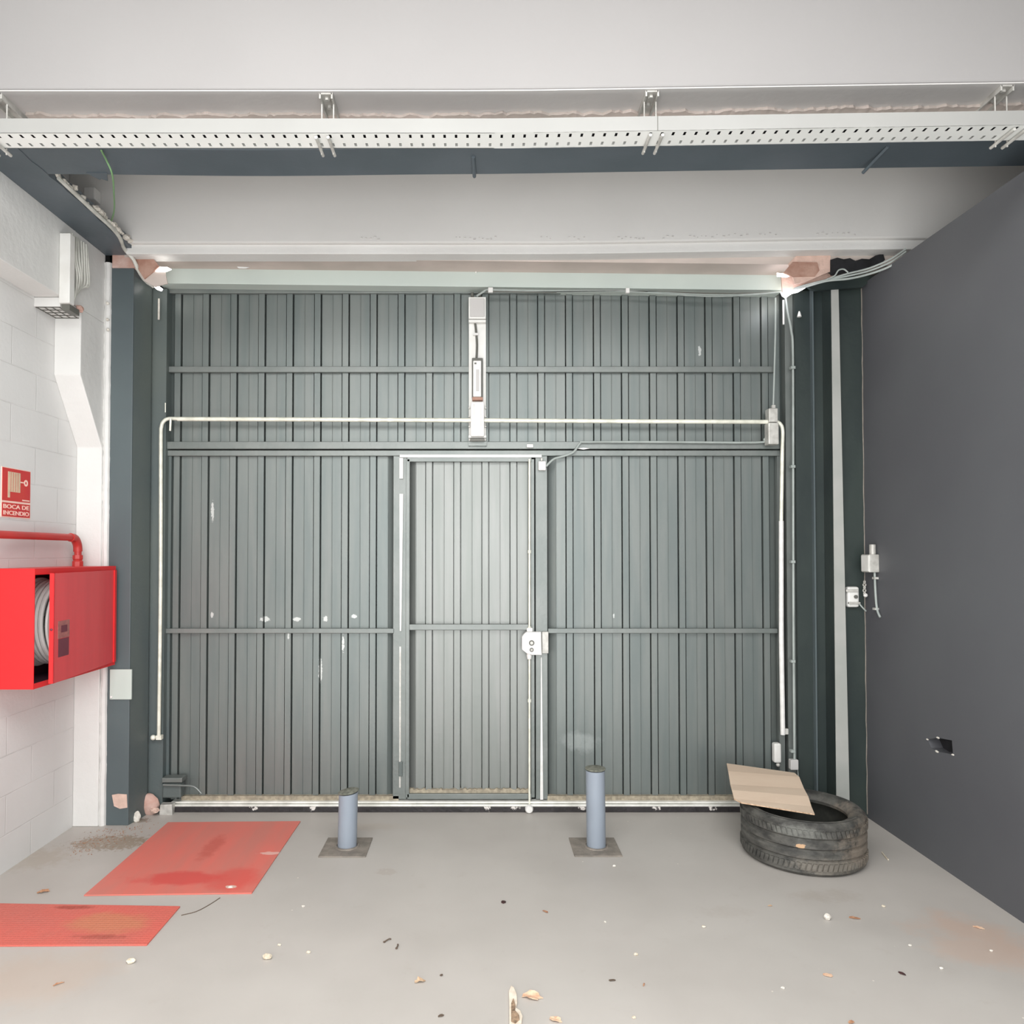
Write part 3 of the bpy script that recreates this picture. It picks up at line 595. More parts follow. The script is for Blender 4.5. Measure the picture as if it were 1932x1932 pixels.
cav = [(1567, 490), (1580, 486), (1592, 489), (1604, 487), (1614, 492), (1626, 488), (1640, 489), (1652, 482), (1666, 478), (1670, 490), (1660, 500), (1640, 507), (1600, 514), (1567, 520)]
shard([(1474, 519), (1500, 517), (1560, 514), (1576, 524), (1530, 537), (1476, 550)], 4.20, 'orange', 'plaster_patch', 'pale plaster wedge between the two upper right daylight gaps', 'plaster', .008)
shard(cav, 4.10, 'black', 'cavity_dark_sheet', 'ragged black sheet painting the dark of the cavity above the right column', 'cavity', .004)  # flat black sheet, the darkness of the opening is painted
# cables at upper right
for k, (dy, r_) in enumerate(((0, .006), (6, .005), (11, .005))):
    pts = [P(1475, 552, 4.22), P(1520, 541-dy*.3, 4.18), P(1560, 527-dy*.2+3, 4.08), P(1600, 521-dy*.9+5, 4.06), P(1640, 517-dy, 4.02), P(1680, 502-dy*1.2, 3.95), P(1710, 480-dy, 3.9)]
    tag(B().tube(pts, r_, 8, 4).obj('bundled_cable', 'cable_gray', smooth=True), ['lowest grey cable sagging below the dark cavity at upper right', 'middle grey cable sagging below the dark cavity at upper right', 'topmost grey cable sagging below the dark cavity at upper right'][k], 'cable', 'grey cables below the dark cavity')
tag(B().tube([P(1600, 514, 4.05), P(1592, 508, 4.05), P(1582, 510, 4.05), P(1575, 520, 4.05), P(1560, 527, 4.06)], .004, 8, 4).obj('cable_loop', 'cable_gray', smooth=True), 'small loop of grey cable under the dark cavity', 'cable')
shard([(1518, 536), (1580, 522), (1650, 520), (1628, 542), (1540, 548), (1530, 545)], 4.19, 'column_dark', 'steel_plate', 'dark steel plate on top of the right column', 'plate', .02)
# cables along the lintel
for k, (sag, y0) in enumerate(((5, 546), (2, 550), (8, 547))):
    pts = [P(917, y0, 4.27), P(1050, y0+sag*.5, 4.27), P(1184, 548+k, 4.27), P(1330, 551+sag, 4.27), P(1420, 552+sag*.5, 4.27), P(1476, 550, 4.25)]
    tag(B().tube(pts, .0035, 6, 5).obj('lintel_cable', ['cable_gray', 'cable_dark', 'cable_gray'][k], smooth=True), ['upper pale cable slung under the lintel towards the right corner', 'dark cable slung under the lintel towards the right corner', 'lower pale cable sagging most under the lintel at right'][k], 'cable', 'cables slung under the lintel')
tag(B().tube([P(900, 558, 4.30), P(908, 553, 4.28), P(917, 547, 4.27)], .006, 8, 3).obj('feed_cable', 'cable_gray', smooth=True), 'short grey cable rising from the square box to the lintel', 'cable')
tag(B().bp(921, 930, 542, 551, 4.262, .02).obj('cable_clip', 'glowing_white', bevel=.002), 'white clip under the lintel just right of the square box', 'clip')
tag(B().bp(1181, 1188, 543, 552, 4.262, .02).obj('cable_clip', 'glowing_white', bevel=.002), 'white clip under the lintel between centre and right corner', 'clip')
bit('screw_head', 'white_plastic', 898, 513.5, 4.275, .006, 'tiny white screw head on the middle of the pale green lintel', 'screw')
tag(B().tube([P(1463, 562, 4.33), P(1463, 620, 4.33), P(1461, 700, 4.33), P(1459, 768, 4.31)], .005, 8, 4).obj('drop_cable', 'cable_gray', smooth=True), 'pale cable dropping from the lintel to the worn box at right', 'cable')
tag(B().tube([P(1482, 562, 4.25), P(1486, 590, 4.27), P(1493, 625, 4.3), P(1496, 670, 4.32), P(1496.5, 900, 4.32), P(1497, 1180, 4.32), P(1499, 1434, 4.32)], .0065, 8, 4).obj('long_drop_cable', 'cable_gray', smooth=True), 'long grey cable running down beside the right side of the gate', 'cable')
for k, py in enumerate((693, 880, 1060, 1248, 1418)):
    tag(B().bp(1493, 1501, py-2.5, py+2.5, 4.305, .03).obj('cable_clip', 'cable_gray', bevel=.001), 'grey clip on the long right cable, number %s from the top' % ['one', 'two', 'three', 'four', 'five'][k], 'clip', 'clips on the long right cable')
sk = thing('switch_box', 'small grey-white box at the lower end of the long right cable', 'switch box', P(1499, 1453, 4.32))
B().bp(1492, 1507, 1434, 1453, 4.30, .035).obj('case', 'soffit_gray', sk, bevel=.004)
B().tube([P(1505, 1452, 4.32), P(1507, 1475, 4.33)], .003, 6).obj('tail', 'cable_gray', sk)
sk = thing('socket_box', 'narrow white upright box low on the right edge of the gate', 'socket', P(1468, 1450, YF))
B().bp(1461, 1475, 1403, 1440, YF-.04, .045).obj('case', 'white_plastic', sk, bevel=.01)
B().ball(P(1468, 1443, YF-.025), .012).obj('nub', 'galv', sk, smooth=True)
# hanging ends near corners
tag(B().tube([P(1478, 565, 4.24), P(1479, 590, 4.24), P(1481, 618, 4.25)], [.008]*5+[.006, .003][:2], 6, 3).obj('frayed_strip', 'glowing_white') if False else
    B().bp(1476.5, 1480, 566, 612, 4.24, .004).obj('frayed_strip', 'glowing_white'), 'bright frayed strip hanging under the right daylight gap', 'strip')
tag(B().bp(298, 301, 563, 603, 4.30, .004).obj('frayed_strip', 'plaster_chip'), 'whitish frayed strip hanging under the left daylight gap', 'strip')
cn = B().lathe(P(1508, 592, 4.30), [(0, -.016), (.013, -.018), (.004, .014), (0, .016)], 12)
tag(cn.obj('wall_hook', 'white_plastic', smooth=True), 'small whitish hook on the dark column under the right daylight gap', 'hook')
bit('wall_hook', 'white_plastic', 280, 575, 4.32, .013, 'small white knob on the dark column under the left daylight gap', 'hook')

# ================================================================ upper left: bearing plate, trunking, cables
zu = P(0, 492, 3.24).z
bp_ = thing('bearing_grille', 'shallow grey-white box with gridded underside under the left beam', 'grille', (-2.16, 3.78, zu-.05))
B().box(-2.23, -2.098, 3.70, 3.88, zu-.048, zu-.002).obj('case', 'white', bp_, bevel=.002)
g = B()
for i in range(5): g.box(-2.225, -2.10, 3.705+i*.043, 3.708+i*.043, zu-.052, zu-.047)
for i in range(4): g.box(-2.222+i*.038, -2.219+i*.038, 3.705, 3.88, zu-.052, zu-.047)
g.obj('grid', 'cable_dark', bp_)
tk = thing('cable_trunking', 'white vertical cable duct on the left beam above the grille', 'cable duct', (-2.06, 3.72, zu-.05))
B().box(-2.089, -2.035, 3.67, 3.715, zu-.04, 3.10).obj('duct', 'white_plastic', tk, bevel=.003)
B().box(-2.085, -2.045, 3.69, 3.78, zu-.07, zu-.04).obj('outlet', 'cable_dark', tk)
r = random.Random(6)
for k in range(8):
    y0 = 3.735+k*.022; top = 3.13; low = zu-.02+.012*k+r.uniform(0, .02); yb = 3.74+k*.004
    pts = [(-2.07+r.uniform(-.006, .006), y0+.01, top), (-2.062, y0+r.uniform(-.008, .012), 3.02), (-2.058+r.uniform(-.01, .01), y0+.012, 2.92), (-2.062, (y0+yb)/2+.02, low+.04), (-2.066, yb, low-.02), (-2.068, 3.735, low-.05)]
    tag(B().tube(pts, .0055, 6, 4).obj('hanging_cable', 'cable_white', smooth=True), 'pale cable hanging slack beside the duct, %s from the duct' % ['first', 'second', 'third', 'fourth', 'fifth', 'sixth', 'seventh', 'eighth'][k], 'cable', 'slack cables beside the white duct')
tag(B().ball((-2.065, 3.82, zu-.02), .018, (1, 1.4, 1)).rough(.004).obj('brick_lump', 'brick'), 'small reddish lump where the slack cables meet the grille', 'lump')
for k, (px, py) in enumerate(((203, 603), (204, 622), (203, 572))):
    bit('plaster_lump', 'plaster_chip', px, py, 4.11, .009, ['dark-edged lump on the white pier corner at upper left', 'white blob just below the lump on the upper left pier corner', 'smallest white blob highest on the upper left pier corner'][k], 'plaster')

# ================================================================ fire hose cabinet, pipe, sign
XF = -2.0; Y1, Y2 = 3.35, 4.10; Z0 = P(66, 1301, Y1).z; Z1 = P(66, 1073, Y1).z
cab = thing('fire_hose_cabinet', 'bright red fire hose cabinet on the left wall with its door ajar', 'cabinet', (-2.1, 3.72, Z0))
c = B(); t = .004
c.box(-2.2295, XF, Y1, Y1+t, Z0, Z1).box(-2.2295, XF, Y2-t, Y2, Z0, Z1).box(-2.2295, XF-.0002, Y1+t, Y2-t, Z0+.0002, Z0+t).box(-2.2295, XF-.0002, Y1+t, Y2-t, Z1-t, Z1-.0002)
c.box(XF-.003, XF-.0004, Y1+t, Y2-t, Z1-.028, Z1-t).box(XF-.003, XF-.0004, Y1+t, Y2-t, Z0+t, Z0+.025).box(XF-.003, XF-.0006, Y2-.03, Y2-t, Z0+.025, Z1-.028)
c.obj('case', 'red', cab)
B().box(-2.229, -2.222, Y1+t, Y2-t, Z0+t, Z1-t).obj('back_panel', 'interior', cab)
B().box(-2.22, XF-.006, Y1+t+.001, Y1+t+.003, Z0+t+.001, Z1-t-.001).box(-2.22, XF-.006, Y1+t+.004, Y2-t-.004, Z0+t+.001, Z0+t+.003).box(-2.22, XF-.006, Y2-t-.003, Y2-t-.001, Z0+t+.001, Z1-t-.001).obj('inner_lining', 'interior', cab)
hinge = Vector((XF+.004, Y2-.02, 0)); near = Vector((-1.938, 3.40, 0)); dv = (near-hinge).normalized(); nv = Vector((-dv.y, dv.x, 0))
if nv.x < 0: nv = -nv
L = (near-hinge).length; dz0, dz1 = Z0+.018, Z1-.022
def dquad(a0, a1, o0, o1, z0, z1):
    pts = [hinge+dv*a0+nv*o0, hinge+dv*a1+nv*o0, hinge+dv*a1+nv*o1, hinge+dv*a0+nv*o1]
    return [Vector((p.x, p.y, z0)) for p in pts], (0, 0, z1-z0)
d = B(); d.prism(*dquad(0, L, -.004, 0, dz0, dz1))
door = d.obj('door', 'red_door', cab, label='glossy darker red door standing ajar')
e = B(); e.prism(*dquad(L-.003, L, -.022, 0, dz0, dz1)); e.obj('door_edge', 'red', door)
e = B(); e.prism(*dquad(-.012, .012, -.008, .006, dz0, dz1)); e.obj('hinge', 'red', door)
s = B(); s.prism(*dquad(L-.15, L-.035, 0, .0012, P(118, 1205, 3.45).z, P(118, 1172, 3.45).z)); s.obj('sticker', 'sticker_light', door, label='small pale sticker')
s = B(); s.prism(*dquad(L-.145, L-.04, 0, .0012, P(118, 1240, 3.45).z, P(118, 1206, 3.45).z)); s.obj('sticker', 'sticker_dark', door, label='small dark sticker')
s = B(); s.prism(*dquad(L-.125, L-.065, .0012, .002, P(118, 1194, 3.45).z, P(118, 1181, 3.45).z)); s.obj('sticker_print', 'sticker_dark', door)
s = B(); s.ball(hinge+dv*(L-.002)+nv*-.012+Vector((0, 0, P(100, 1188, 3.4).z)), .007); s.obj('latch', 'sticker_dark', door)
ry, rz = 3.725, (Z0+Z1)/2+.0
reel = thing('hose_reel', 'white round hose reel inside the red cabinet', 'hose reel', (-2.1, ry, rz))
B().lathe((-2.045, ry, rz), [(.02, 0), (.215, 0), (.22, .006), (.215, .012), (.20, .014), (.19, .006), (.02, .008)], 64, 'X').obj('side_disc', 'hose_white', reel, smooth=True)
B().lathe((-2.20, ry, rz), [(.02, 0), (.215, 0), (.22, .006), (.215, .012), (.02, .008)], 64, 'X').obj('side_disc', 'hose_white', reel, smooth=True)
hs = []
for i in range(200):
    a = i/200*2*PI*5; hs.append((-2.18+.115*i/200, ry+.198*math.cos(a), rz+.198*math.sin(a)))
B().tube(hs, .012, 8, 1).obj('coiled_hose', 'hose_white', reel, smooth=True)
B().lathe((-2.215, ry, rz), [(0, 0), (.02, 0), (.02, .19), (0, .19)], 16, 'X').obj('hub', 'galv', reel)
pp = thing('fire_pipe', 'red water pipe running along the left wall into the cabinet', 'pipe', (-2.15, 3.9, 1.43))
XP = -2.165
pz = S(60, 1011, XP).z; py_ = S(147, 1040, XP).y
B().tube([(XP, 1.0, pz), (XP, 3.0, pz), (XP, py_-.10, pz), (XP, py_-.06, pz)], .0185, 14, 1).obj('pipe_run', 'red_pipe', pp, smooth=True)
B().tube([(XP, py_-.075, pz), (XP, py_-.035, pz-.006), (XP, py_-.006, pz-.038), (XP, py_, pz-.075)], .023, 14, 4).obj('elbow', 'red_pipe', pp, smooth=True)
B().tube([(XP, py_, pz-.06), (XP, py_, Z1)], .0185, 14, 1).obj('drop_pipe', 'red_pipe', pp, smooth=True)
B().lathe((XP, py_, Z1+.02), [(0, -.02), (.028, -.02), (.028, .005), (.022, .012), (.026, .02), (.026, .04), (0, .042)], 8).obj('union_nut', 'red_pipe', pp)
# sign
XS = -2.229
ya, yb = S(2, 920, XS).y, S(57, 920, XS).y; za, zb_ = S(30, 977.5, XS).z, S(30, 884.5, XS).z
sg = thing('fire_hose_sign', 'red fire hose sign with white pictogram and lettering on the white block wall', 'sign', (XS, (ya+yb)/2, za))
B().box(XS-.001, XS+.002, ya, yb, za, zb_).obj('panel', 'sign_white', sg, bevel=.001)
W, H = yb-ya, zb_-za
def sb(u0, u1, v0, v1, m, nm, lift=.003):
    return B().box(XS+.0015, XS+lift, ya+u0*W, ya+u1*W, za+v0*H, za+v1*H).obj(nm, m, sg)
sb(.02, .98, .335, .985, 'sign_red', 'pictogram_field')
sb(.02, .98, .02, .295, 'sign_red', 'lettering_field')
sb(.20, .62, .52, .92, 'sign_cream', 'hose_roll_mark', .004)
for q in (.29, .37, .45, .53): sb(q, q+.012, .53, .91, 'sign_red', 'roll_line', .0042)
sb(.20, .27, .40, .52, 'sign_cream', 'nozzle_mark', .004)
sb(.62, .74, .725, .75, 'sign_white', 'handle_mark', .004)
B().lathe((XS+.003, ya+.82*W, za+.735*H), [(.007, 0), (.016, 0), (.016, .0012), (.007, .0012)], 20, 'X', closed=True).obj('wheel_mark', 'sign_white', sg)
sb(.70, .95, .36, .385, 'sign_white', 'base_line_mark', .004)
def text(body, u, v, width, height, m, parent):
    cu = bpy.data.curves.new('t', 'FONT'); cu.body = body; cu.extrude = .0006; cu.offset = .018; cu.align_x = 'CENTER'; cu.align_y = 'CENTER'
    o = bpy.data.objects.new('t', cu); C.objects.link(o); dg = bpy.context.evaluated_depsgraph_get(); dg.update()
    me = bpy.data.meshes.new_from_object(o.evaluated_get(dg)); bpy.data.objects.remove(o)
    xs = [v_.co.x for v_ in me.vertices]; yz = [v_.co.y for v_ in me.vertices]
    sx = width/(max(xs)-min(xs)); sy = height/(max(yz)-min(yz)); mx = (max(xs)+min(xs))/2; my = (max(yz)+min(yz))/2
    for v_ in me.vertices:
        x_, y_, z_ = v_.co; v_.co = (XS+.0035+z_, ya+u*W+(x_-mx)*sx, za+v*H+(y_-my)*sy)
    me.materials.clear(); me.materials.append(M[m]); o = bpy.data.objects.new('lettering', me); C.objects.link(o); attach(o, parent)
text('BOCA DE', .5, .222, W*.88, H*.085, 'sign_white', sg)
text('INCENDIO', .5, .095, W*.88, H*.085, 'sign_white', sg)

# things on the left column
pl = thing('cover_plate', 'pale green-grey blank plate on the dark left column below the red cabinet', 'plate', P(227, 1320, 4.12))
B().bp(207, 247.5, 1263, 1320, 4.118, .013).obj('plate', 'lintel_green', pl, bevel=.003)
B().ball(P(210, 1315, 4.115), .008).obj('screw_head', 'glowing_white', pl, smooth=True)
tag(B().prism([P(x, y, 4.126) for x, y in ((211, 1500), (222, 1498), (239, 1499), (240, 1524), (226, 1526), (215, 1521))], (0, .006, 0)).obj('bare_patch', 'orange'), 'square salmon patch of bare plaster low on the dark left column', 'patch')
rb_ = B().ball(G(268, 1543)+Vector((0, .06, .055)), .07, (1.05, .5, .95)).rough(.006, 4)
tag(rb_.obj('mortar_lump', 'brick', smooth=True), 'rounded pinkish mortar lump at the foot of the dark left column', 'rubble')
tag(B().ball(G(253, 1553)+Vector((0, .03, .02)), .028, (.7, .6, 1.3)).rough(.004, 5).obj('plaster_fragment', 'plaster_chip'), 'white plaster fragment at the bottom corner of the left column', 'rubble')
a = P(302, 1533, 4.30); c = P(326, 1518, 4.30)
tag(B().box(a.x, c.x, 4.29, 4.34, 0, c.z).rough(.005, 3).obj('concrete_block', 'galv', bevel=.004), 'small pale concrete block at the left end of the floor track', 'block')
tag(B().ball(P(292, 1529, 4.28), .022, (1, .8, .7)).rough(.006, 8).obj('brick_fragment', 'orange'), 'orange brick fragment beside the pale concrete block', 'rubble')

# ================================================================ right side fittings
jb = thing('junction_box', 'whitish junction box with conduit stub near the corner of the dark right wall', 'junction box', (2.19, 4.13, P(1647, 1080, 4.1).z))
z0_, z1_ = P(1650, 1080, 4.10).z, P(1650, 1046, 4.10).z
B().box(2.160, 2.216, 4.10, 4.185, z0_, z1_).obj('case', 'galv', jb, bevel=.004)
B().box(2.157, 2.162, 4.104, 4.181, z0_+.005, z1_-.005).obj('lid', 'white_plastic', jb, bevel=.002)
B().tube([(2.195, 4.13, z1_), (2.195, 4.13, z1_+.055)], .017, 12).obj('conduit_stub', 'galv', jb, smooth=True)
B().tube([(2.200, 4.12, z0_), (2.203, 4.12, z0_-.10), (2.205, 4.11, z0_-.20), (2.206, 4.08, z0_-.245)], .006, 8, 3).obj('tail_cable', 'cable_gray', jb, smooth=True)
for dz in (.03, .20): B().box(2.192, 2.216, 4.108, 4.132, z0_-dz-.008, z0_-dz+.004).obj('clip', 'galv', jb)
kl = thing('key_switch', 'worn whitish key switch on the dark column beside the right wall', 'switch', P(1611, 1147, 4.2))
B().bp(1599, 1622, 1107, 1146, 4.215, .04).obj('case', 'white_plastic', kl, bevel=.012)
B().lathe(P(1615, 1126, 4.21), [(0, -.004), (.010, -.004), (.010, .01), (0, .01)], 16, 'Y').obj('keyhole', 'cable_dark', kl)
B().bp(1597, 1620, 1112, 1117, 4.205, .02).bp(1602, 1624, 1136, 1140, 4.205, .02).obj('rib', 'galv', kl, bevel=.003)
B().tube([P(1622, 1140, 4.21), P(1628, 1147, 4.20), P(1634, 1153, 4.2)], .004, 6, 3).obj('lead', 'cable_gray', kl)
ch = thing('hanging_chain', 'short chain hanging in the corner beneath the junction box', 'chain', P(1632, 1125, 4.2))
for i in range(5):
    c = P(1631, 1098+i*5.4, 4.20); q = B()
    pr = [(.008+.003*math.cos(t_), .003*math.sin(t_)) for t_ in [k*PI/3 for k in range(6)]]
    q.lathe(c, pr, 12, 'Y' if i % 2 else 'X', closed=True).obj('link', 'galv', ch, smooth=True)
B().ball(P(1633, 1123, 4.2), .012).obj('weight', 'glowing_white', ch, smooth=True)

# ================================================================ bollards
def bollard(px, pyb, ytop, label, near_l, near_r, yn, yf, tilt, lean):
    base = G(px, pyb); X, Y = base.x, base.y; ht = P(px, ytop, Y).z; R = .0485
    t = thing('bollard', label, 'bollard', (X, Y, 0), 'grey bollards in front of the gate')
    a = G(near_l, yn); b = G(near_r, yn); f = G(near_l, yf)
    B().box(a.x, b.x, a.y, f.y, 0, .006).obj('base_plate', 'base_plate', t, bevel=.002)
    B().lathe((X, Y, .006), [(R+.004, 0), (R+.016, 0), (R+.014, .004), (R+.004, .005)], 40, closed=True).obj('collar', 'base_plate', t)
    o = B(); n = 40; vs = []
    for k, z in enumerate((.004, ht)):
        for i in range(n):
            an = 2*PI*i/n; x = R*math.cos(an); y = R*math.sin(an)
            vs.append((X+x+lean*z, Y+y, z+(tilt*x if k else 0)))
    o.add(vs, [(i, (i+1) % n, n+(i+1) % n, n+i) for i in range(n)]+[tuple(range(n, 2*n))]); o.obj('post', 'bollard', t, smooth=True)
    cpb = B(); cpb.lathe((0, 0, 0), [(0, 0), (R+.001, 0), (R+.004, .004), (R+.004, .007), (R-.004, .010), (0, .011)], 40)
    cpb.v = [(X+lean*ht+x, Y+y, ht+.004+z+tilt*x*1.3) for x, y, z in cpb.v]
    cpb.obj('cap', 'bollard_cap', t, smooth=True)
bollard(655, 1598, 1496, 'shorter grey bollard left of the pedestrian door, with tilted cap', 600, 690, 1618, 1582, .12, .02)
bollard(1125, 1598, 1453, 'taller grey bollard right of the pedestrian door', 1084, 1175, 1617, 1582, 0, -.01)

# ================================================================ floor plates
def fplate(pts, m, label, h=.006):
    v = [G(x, y) for x, y in pts]; return tag(B().prism(v, (0, 0, h)).obj('floor_plate', m, bevel=.0015), label, 'floor plate', 'red metal plates on the floor')
fplate([(158, 1691), (475, 1687), (567, 1551), (317, 1553)], 'plate1', 'faded red metal plate on the floor before the left end of the gate')
a, b1 = G(277, 1785), G(340, 1712)
tag(B().prism([(-2.18, a.y-.01, 0), (a.x, a.y, 0), (b1.x, b1.y, 0), (-2.18, b1.y+.03, 0)], (0, 0, .006)).obj('floor_plate', 'plate2', bevel=.0015), 'red checkered metal plate with an orange worn area, nearest the left wall', 'floor plate', 'red metal plates on the floor')
tag(B().tube([G(342, 1727, .001), G(370, 1720, .001), G(395, 1707, .001), G(415, 1694, .001)], .0022, 5, 3).obj('floor_crack', 'twig'), 'thin crack in the floor between the two red plates', 'crack')

# ================================================================ tyre and cardboard
TC = Vector((1.621, 3.741, 0)); R = .29; Ri = .205; Ht = .25
ty = thing('car_tyre', 'worn black car tyre lying flat on the floor against the right corner', 'tyre', TC)
out = [(Ri, .035), (Ri+.012, .018), (Ri+.04, .004), (R-.02, .003), (R-.004, .018)]
zs_ = [.03+i*(Ht-.06)/24 for i in range(25)]
for i, z in enumerate(zs_):
    gz = (z-.03)/(Ht-.06); bulge = .004*math.sin(PI*gz); groove = -.009 if i in (5, 6, 11, 12, 17, 18) else 0
    out.append((R+bulge-.004+groove, z))
out += [(R-.004, Ht-.018), (R-.02, Ht-.003), (Ri+.04, Ht-.004), (Ri+.012, Ht-.018), (Ri, Ht-.035), (Ri+.004, Ht-.05)]
tb = B().lathe(TC, out, 120)
tb.obj('tread_and_sidewall', 'rubber', ty, smooth=True)
inn = [(Ri+.004, Ht-.05), (Ri+.03, Ht-.045), (R-.035, Ht-.035), (R-.02, Ht*.5), (R-.035, .035), (Ri+.03, .045), (Ri, .035)]
B().lathe(TC, inn, 80).obj('inner_lining', 'rubber_in', ty, smooth=True)
tb = B(); n = 76                                      # shoulder blocks
for i in range(n):
    an = 2*PI*i/n
    for z0_b, z1_b, sk_ in ((.034, .066, .03), (.184, .216, -.03)):
        r0, r1 = R-.006, R+.0035; w_ = .0085
        q = []
        for rr in (r0, r1):
            for (ta, zz_) in ((an-w_/R, z0_b), (an+w_/R, z0_b), (an+w_/R+sk_, z1_b), (an-w_/R+sk_, z1_b)):
                q.append((TC.x+rr*math.cos(ta), TC.y+rr*math.sin(ta), zz_))
        tb.add(q, [(0, 1, 2, 3), (7, 6, 5, 4), (0, 4, 5, 1), (1, 5, 6, 2), (2, 6, 7, 3), (3, 7, 4, 0)])
tb.obj('tread_blocks', 'rubber', ty)['kind'] = 'stuff'
B().lathe((TC.x, TC.y, Ht-.003), [(Ri+.045, 0), (Ri+.05, .0025), (Ri+.055, 0)], 80).obj('sidewall_ring', 'rubber', ty, smooth=True)
# cardboard
zc0 = Ht+.004
def cz(px, py):  # lies on the tyre, rear edge slightly raised
    p = G(px, py, zc0)
    for _ in range(6):
        z = zc0+.055*max(0, p.y-3.65)/.6; p = G(px, py, z)
    return p
rows = 14
Lf = [(1397, 1515), (1381, 1500), (1378, 1490), (1371, 1442)]
cb = B(); 
polyL = [(1399, 1516), (1385, 1509), (1381, 1496), (1378, 1482), (1374, 1460), (1371, 1442)]
polyR = [(1537, 1538), (1531, 1524), (1525, 1508), (1517, 1490), (1508, 1471), (1499, 1460)]
vs = []; nc = 10
for i in range(len(polyL)):
    for j in range(nc+1):
        u = j/nc; p = cz(polyL[i][0]+(polyR[i][0]-polyL[i][0])*u, polyL[i][1]+(polyR[i][1]-polyL[i][1])*u)
        p.z += (.009 if i in (2, 4) else 0); vs.append(p)
k = nc+1; nn = len(vs)
fs = [(i*k+j, i*k+j+1, (i+1)*k+j+1, (i+1)*k+j) for i in range(len(polyL)-1) for j in range(nc)]
cb.add(vs+[v+Vector((0, 0, .006)) for v in vs], fs+[tuple(x+nn for x in f) for f in fs])
ring = [j for j in range(k)]+[i*k+nc for i in range(1, len(polyL))]+[(len(polyL)-1)*k+j for j in range(nc-1, -1, -1)]+[i*k for i in range(len(polyL)-2, 0, -1)]
cbo = thing('cardboard_sheet', 'flattened brown cardboard sheet lying across the top of the tyre', 'cardboard', cz(1450, 1495))
cb.obj('board', 'cardboard', cbo)
eg = B(); m_ = len(ring)
ev = []
for q in ring: ev += [vs[q], vs[q]+Vector((0, 0, .006))]
eg.add(ev, [(2*i, 2*((i+1) % m_), 2*((i+1) % m_)+1, 2*i+1) for i in range(m_)]); eg.obj('cut_edge', 'card_edge', cbo)
tag(B().tube([G(1664, 1608, .004), G(1672, 1618, .004), G(1676, 1622, .004)], .0035, 6, 3).obj('wood_splinter', 'pebble'), 'pale splinter on the floor just right of the tyre', 'splinter')

# ================================================================ litter on the floor
def leaf(px, py, size, rot, m, label, asp=.5, cat='leaf', name='dry_leaf', curl=.25):
    c = G(px, py); r = random.Random(int(px*7+py)); n = 14; vs = [(0, 0, .004+size*curl*.25)]
    for i in range(n):
        a = 2*PI*i/n; rr = size*(1-.16*(i % 2)+r.uniform(-.12, .12))
        x, y = rr*math.cos(a), rr*asp*math.sin(a); vs.append((x, y, .0035+curl*size*(abs(math.sin(a))**2)*r.uniform(.3, 1.0)))
    vs2 = [(x, y, z-.002) for x, y, z in vs]
    cr, sr = math.cos(rot), math.sin(rot)
    tv = [(c.x+x*cr-y*sr, c.y+x*sr+y*cr, max(z, .0002)) for x, y, z in vs+vs2]
    fs = [(0, 1+i, 1+(i+1) % n) for i in range(n)]+[(n+1, n+2+(i+1) % n, n+2+i) for i in range(n)]+[(1+i, n+2+i, n+2+(i+1) % n, 1+(i+1) % n) for i in range(n)]
    return tag(B().add(tv, fs).obj(name, m), label, cat)
def pebble(px, py, r, m, label, sc=(1.2, .9, .6)):
    c = G(px, py); return tag(B().ball((c.x, c.y, r*sc[2]*.9), r, sc).rough(r*.14, int(px)).obj('pebble', m), label, 'pebble')
def twig(px, py, px2, py2, label):
    a, b = G(px, py, .003), G(px2, py2, .003); mid = (a+b)/2+Vector((.004, .006, .003))
    return tag(B().tube([a, mid, b], .0025, 6, 3).ball(a, .005, (1, 1, .6)).obj('twig', 'twig'), label, 'twig')
leaf(950, 1703, .014, 1.2, 'scrap_dark', 'dark red scrap lying in the middle of the floor', .75, 'scrap', 'paper_scrap', .1)
leaf(1029, 1721, .014, -.7, 'leaf_brown', 'small brown leaf right of the dark red scrap', .35)
twig(725, 1777, 738, 1772, 'tiny dark twig on the floor left of centre'); twig(748, 1789, 750, 1782, 'tiniest dark twig just right of another left of centre')
leaf(792, 1853, .020, .2, 'leaf_pale', 'curled cream leaf on the near floor left of centre', .6, curl=.6)
leaf(833, 1841, .006, .5, 'twig', 'tiny dark crumb beside the curled cream leaf', .8, 'crumb', 'crumb')
pebble(504, 1809, .014, 'pebble', 'cream pebble on the floor right of the checkered plate', (1.2, .9, .7)); pebble(527, 1784, .006, 'pebble', 'tiny white pebble above the cream pebble')
pebble(582, 1798, .007, 'pebble', 'small tan pebble between the left plates and the centre'); pebble(247, 1817, .013, 'pebble', 'whitish pebble just below the checkered plate', (1.3, .8, .7))
leaf(1003, 1882, .036, -.2, 'leaf_orange', 'orange-cream crumpled leaf at the bottom centre of the floor', .6, curl=.35)
leaf(1048, 1926, .022, -.5, 'leaf_orange', 'orange leaf cut by the bottom edge right of centre', .6, curl=.4)
leaf(1155, 1851, .012, .1, 'twig', 'dark crumb with a tail on the near floor right of centre', .4, 'crumb', 'crumb')
leaf(1215, 1859, .010, 1.2, 'leaf_brown', 'thin brown flake right of the dark tailed crumb', .3); leaf(1160, 1902, .0, 0, 'leaf_pale', 'x') if False else None
pebble(1196, 1921, .006, 'pebble', 'tiny white pebble near the bottom edge right of centre')
pebble(1561, 1735, .014, 'plaster_chip', 'white plaster crumb on the floor below the tyre', (1, .9, .9)); leaf(1612, 1733, .022, -.3, 'leaf_brown', 'torn brown leaf right of the white plaster crumb', .35, curl=.15)
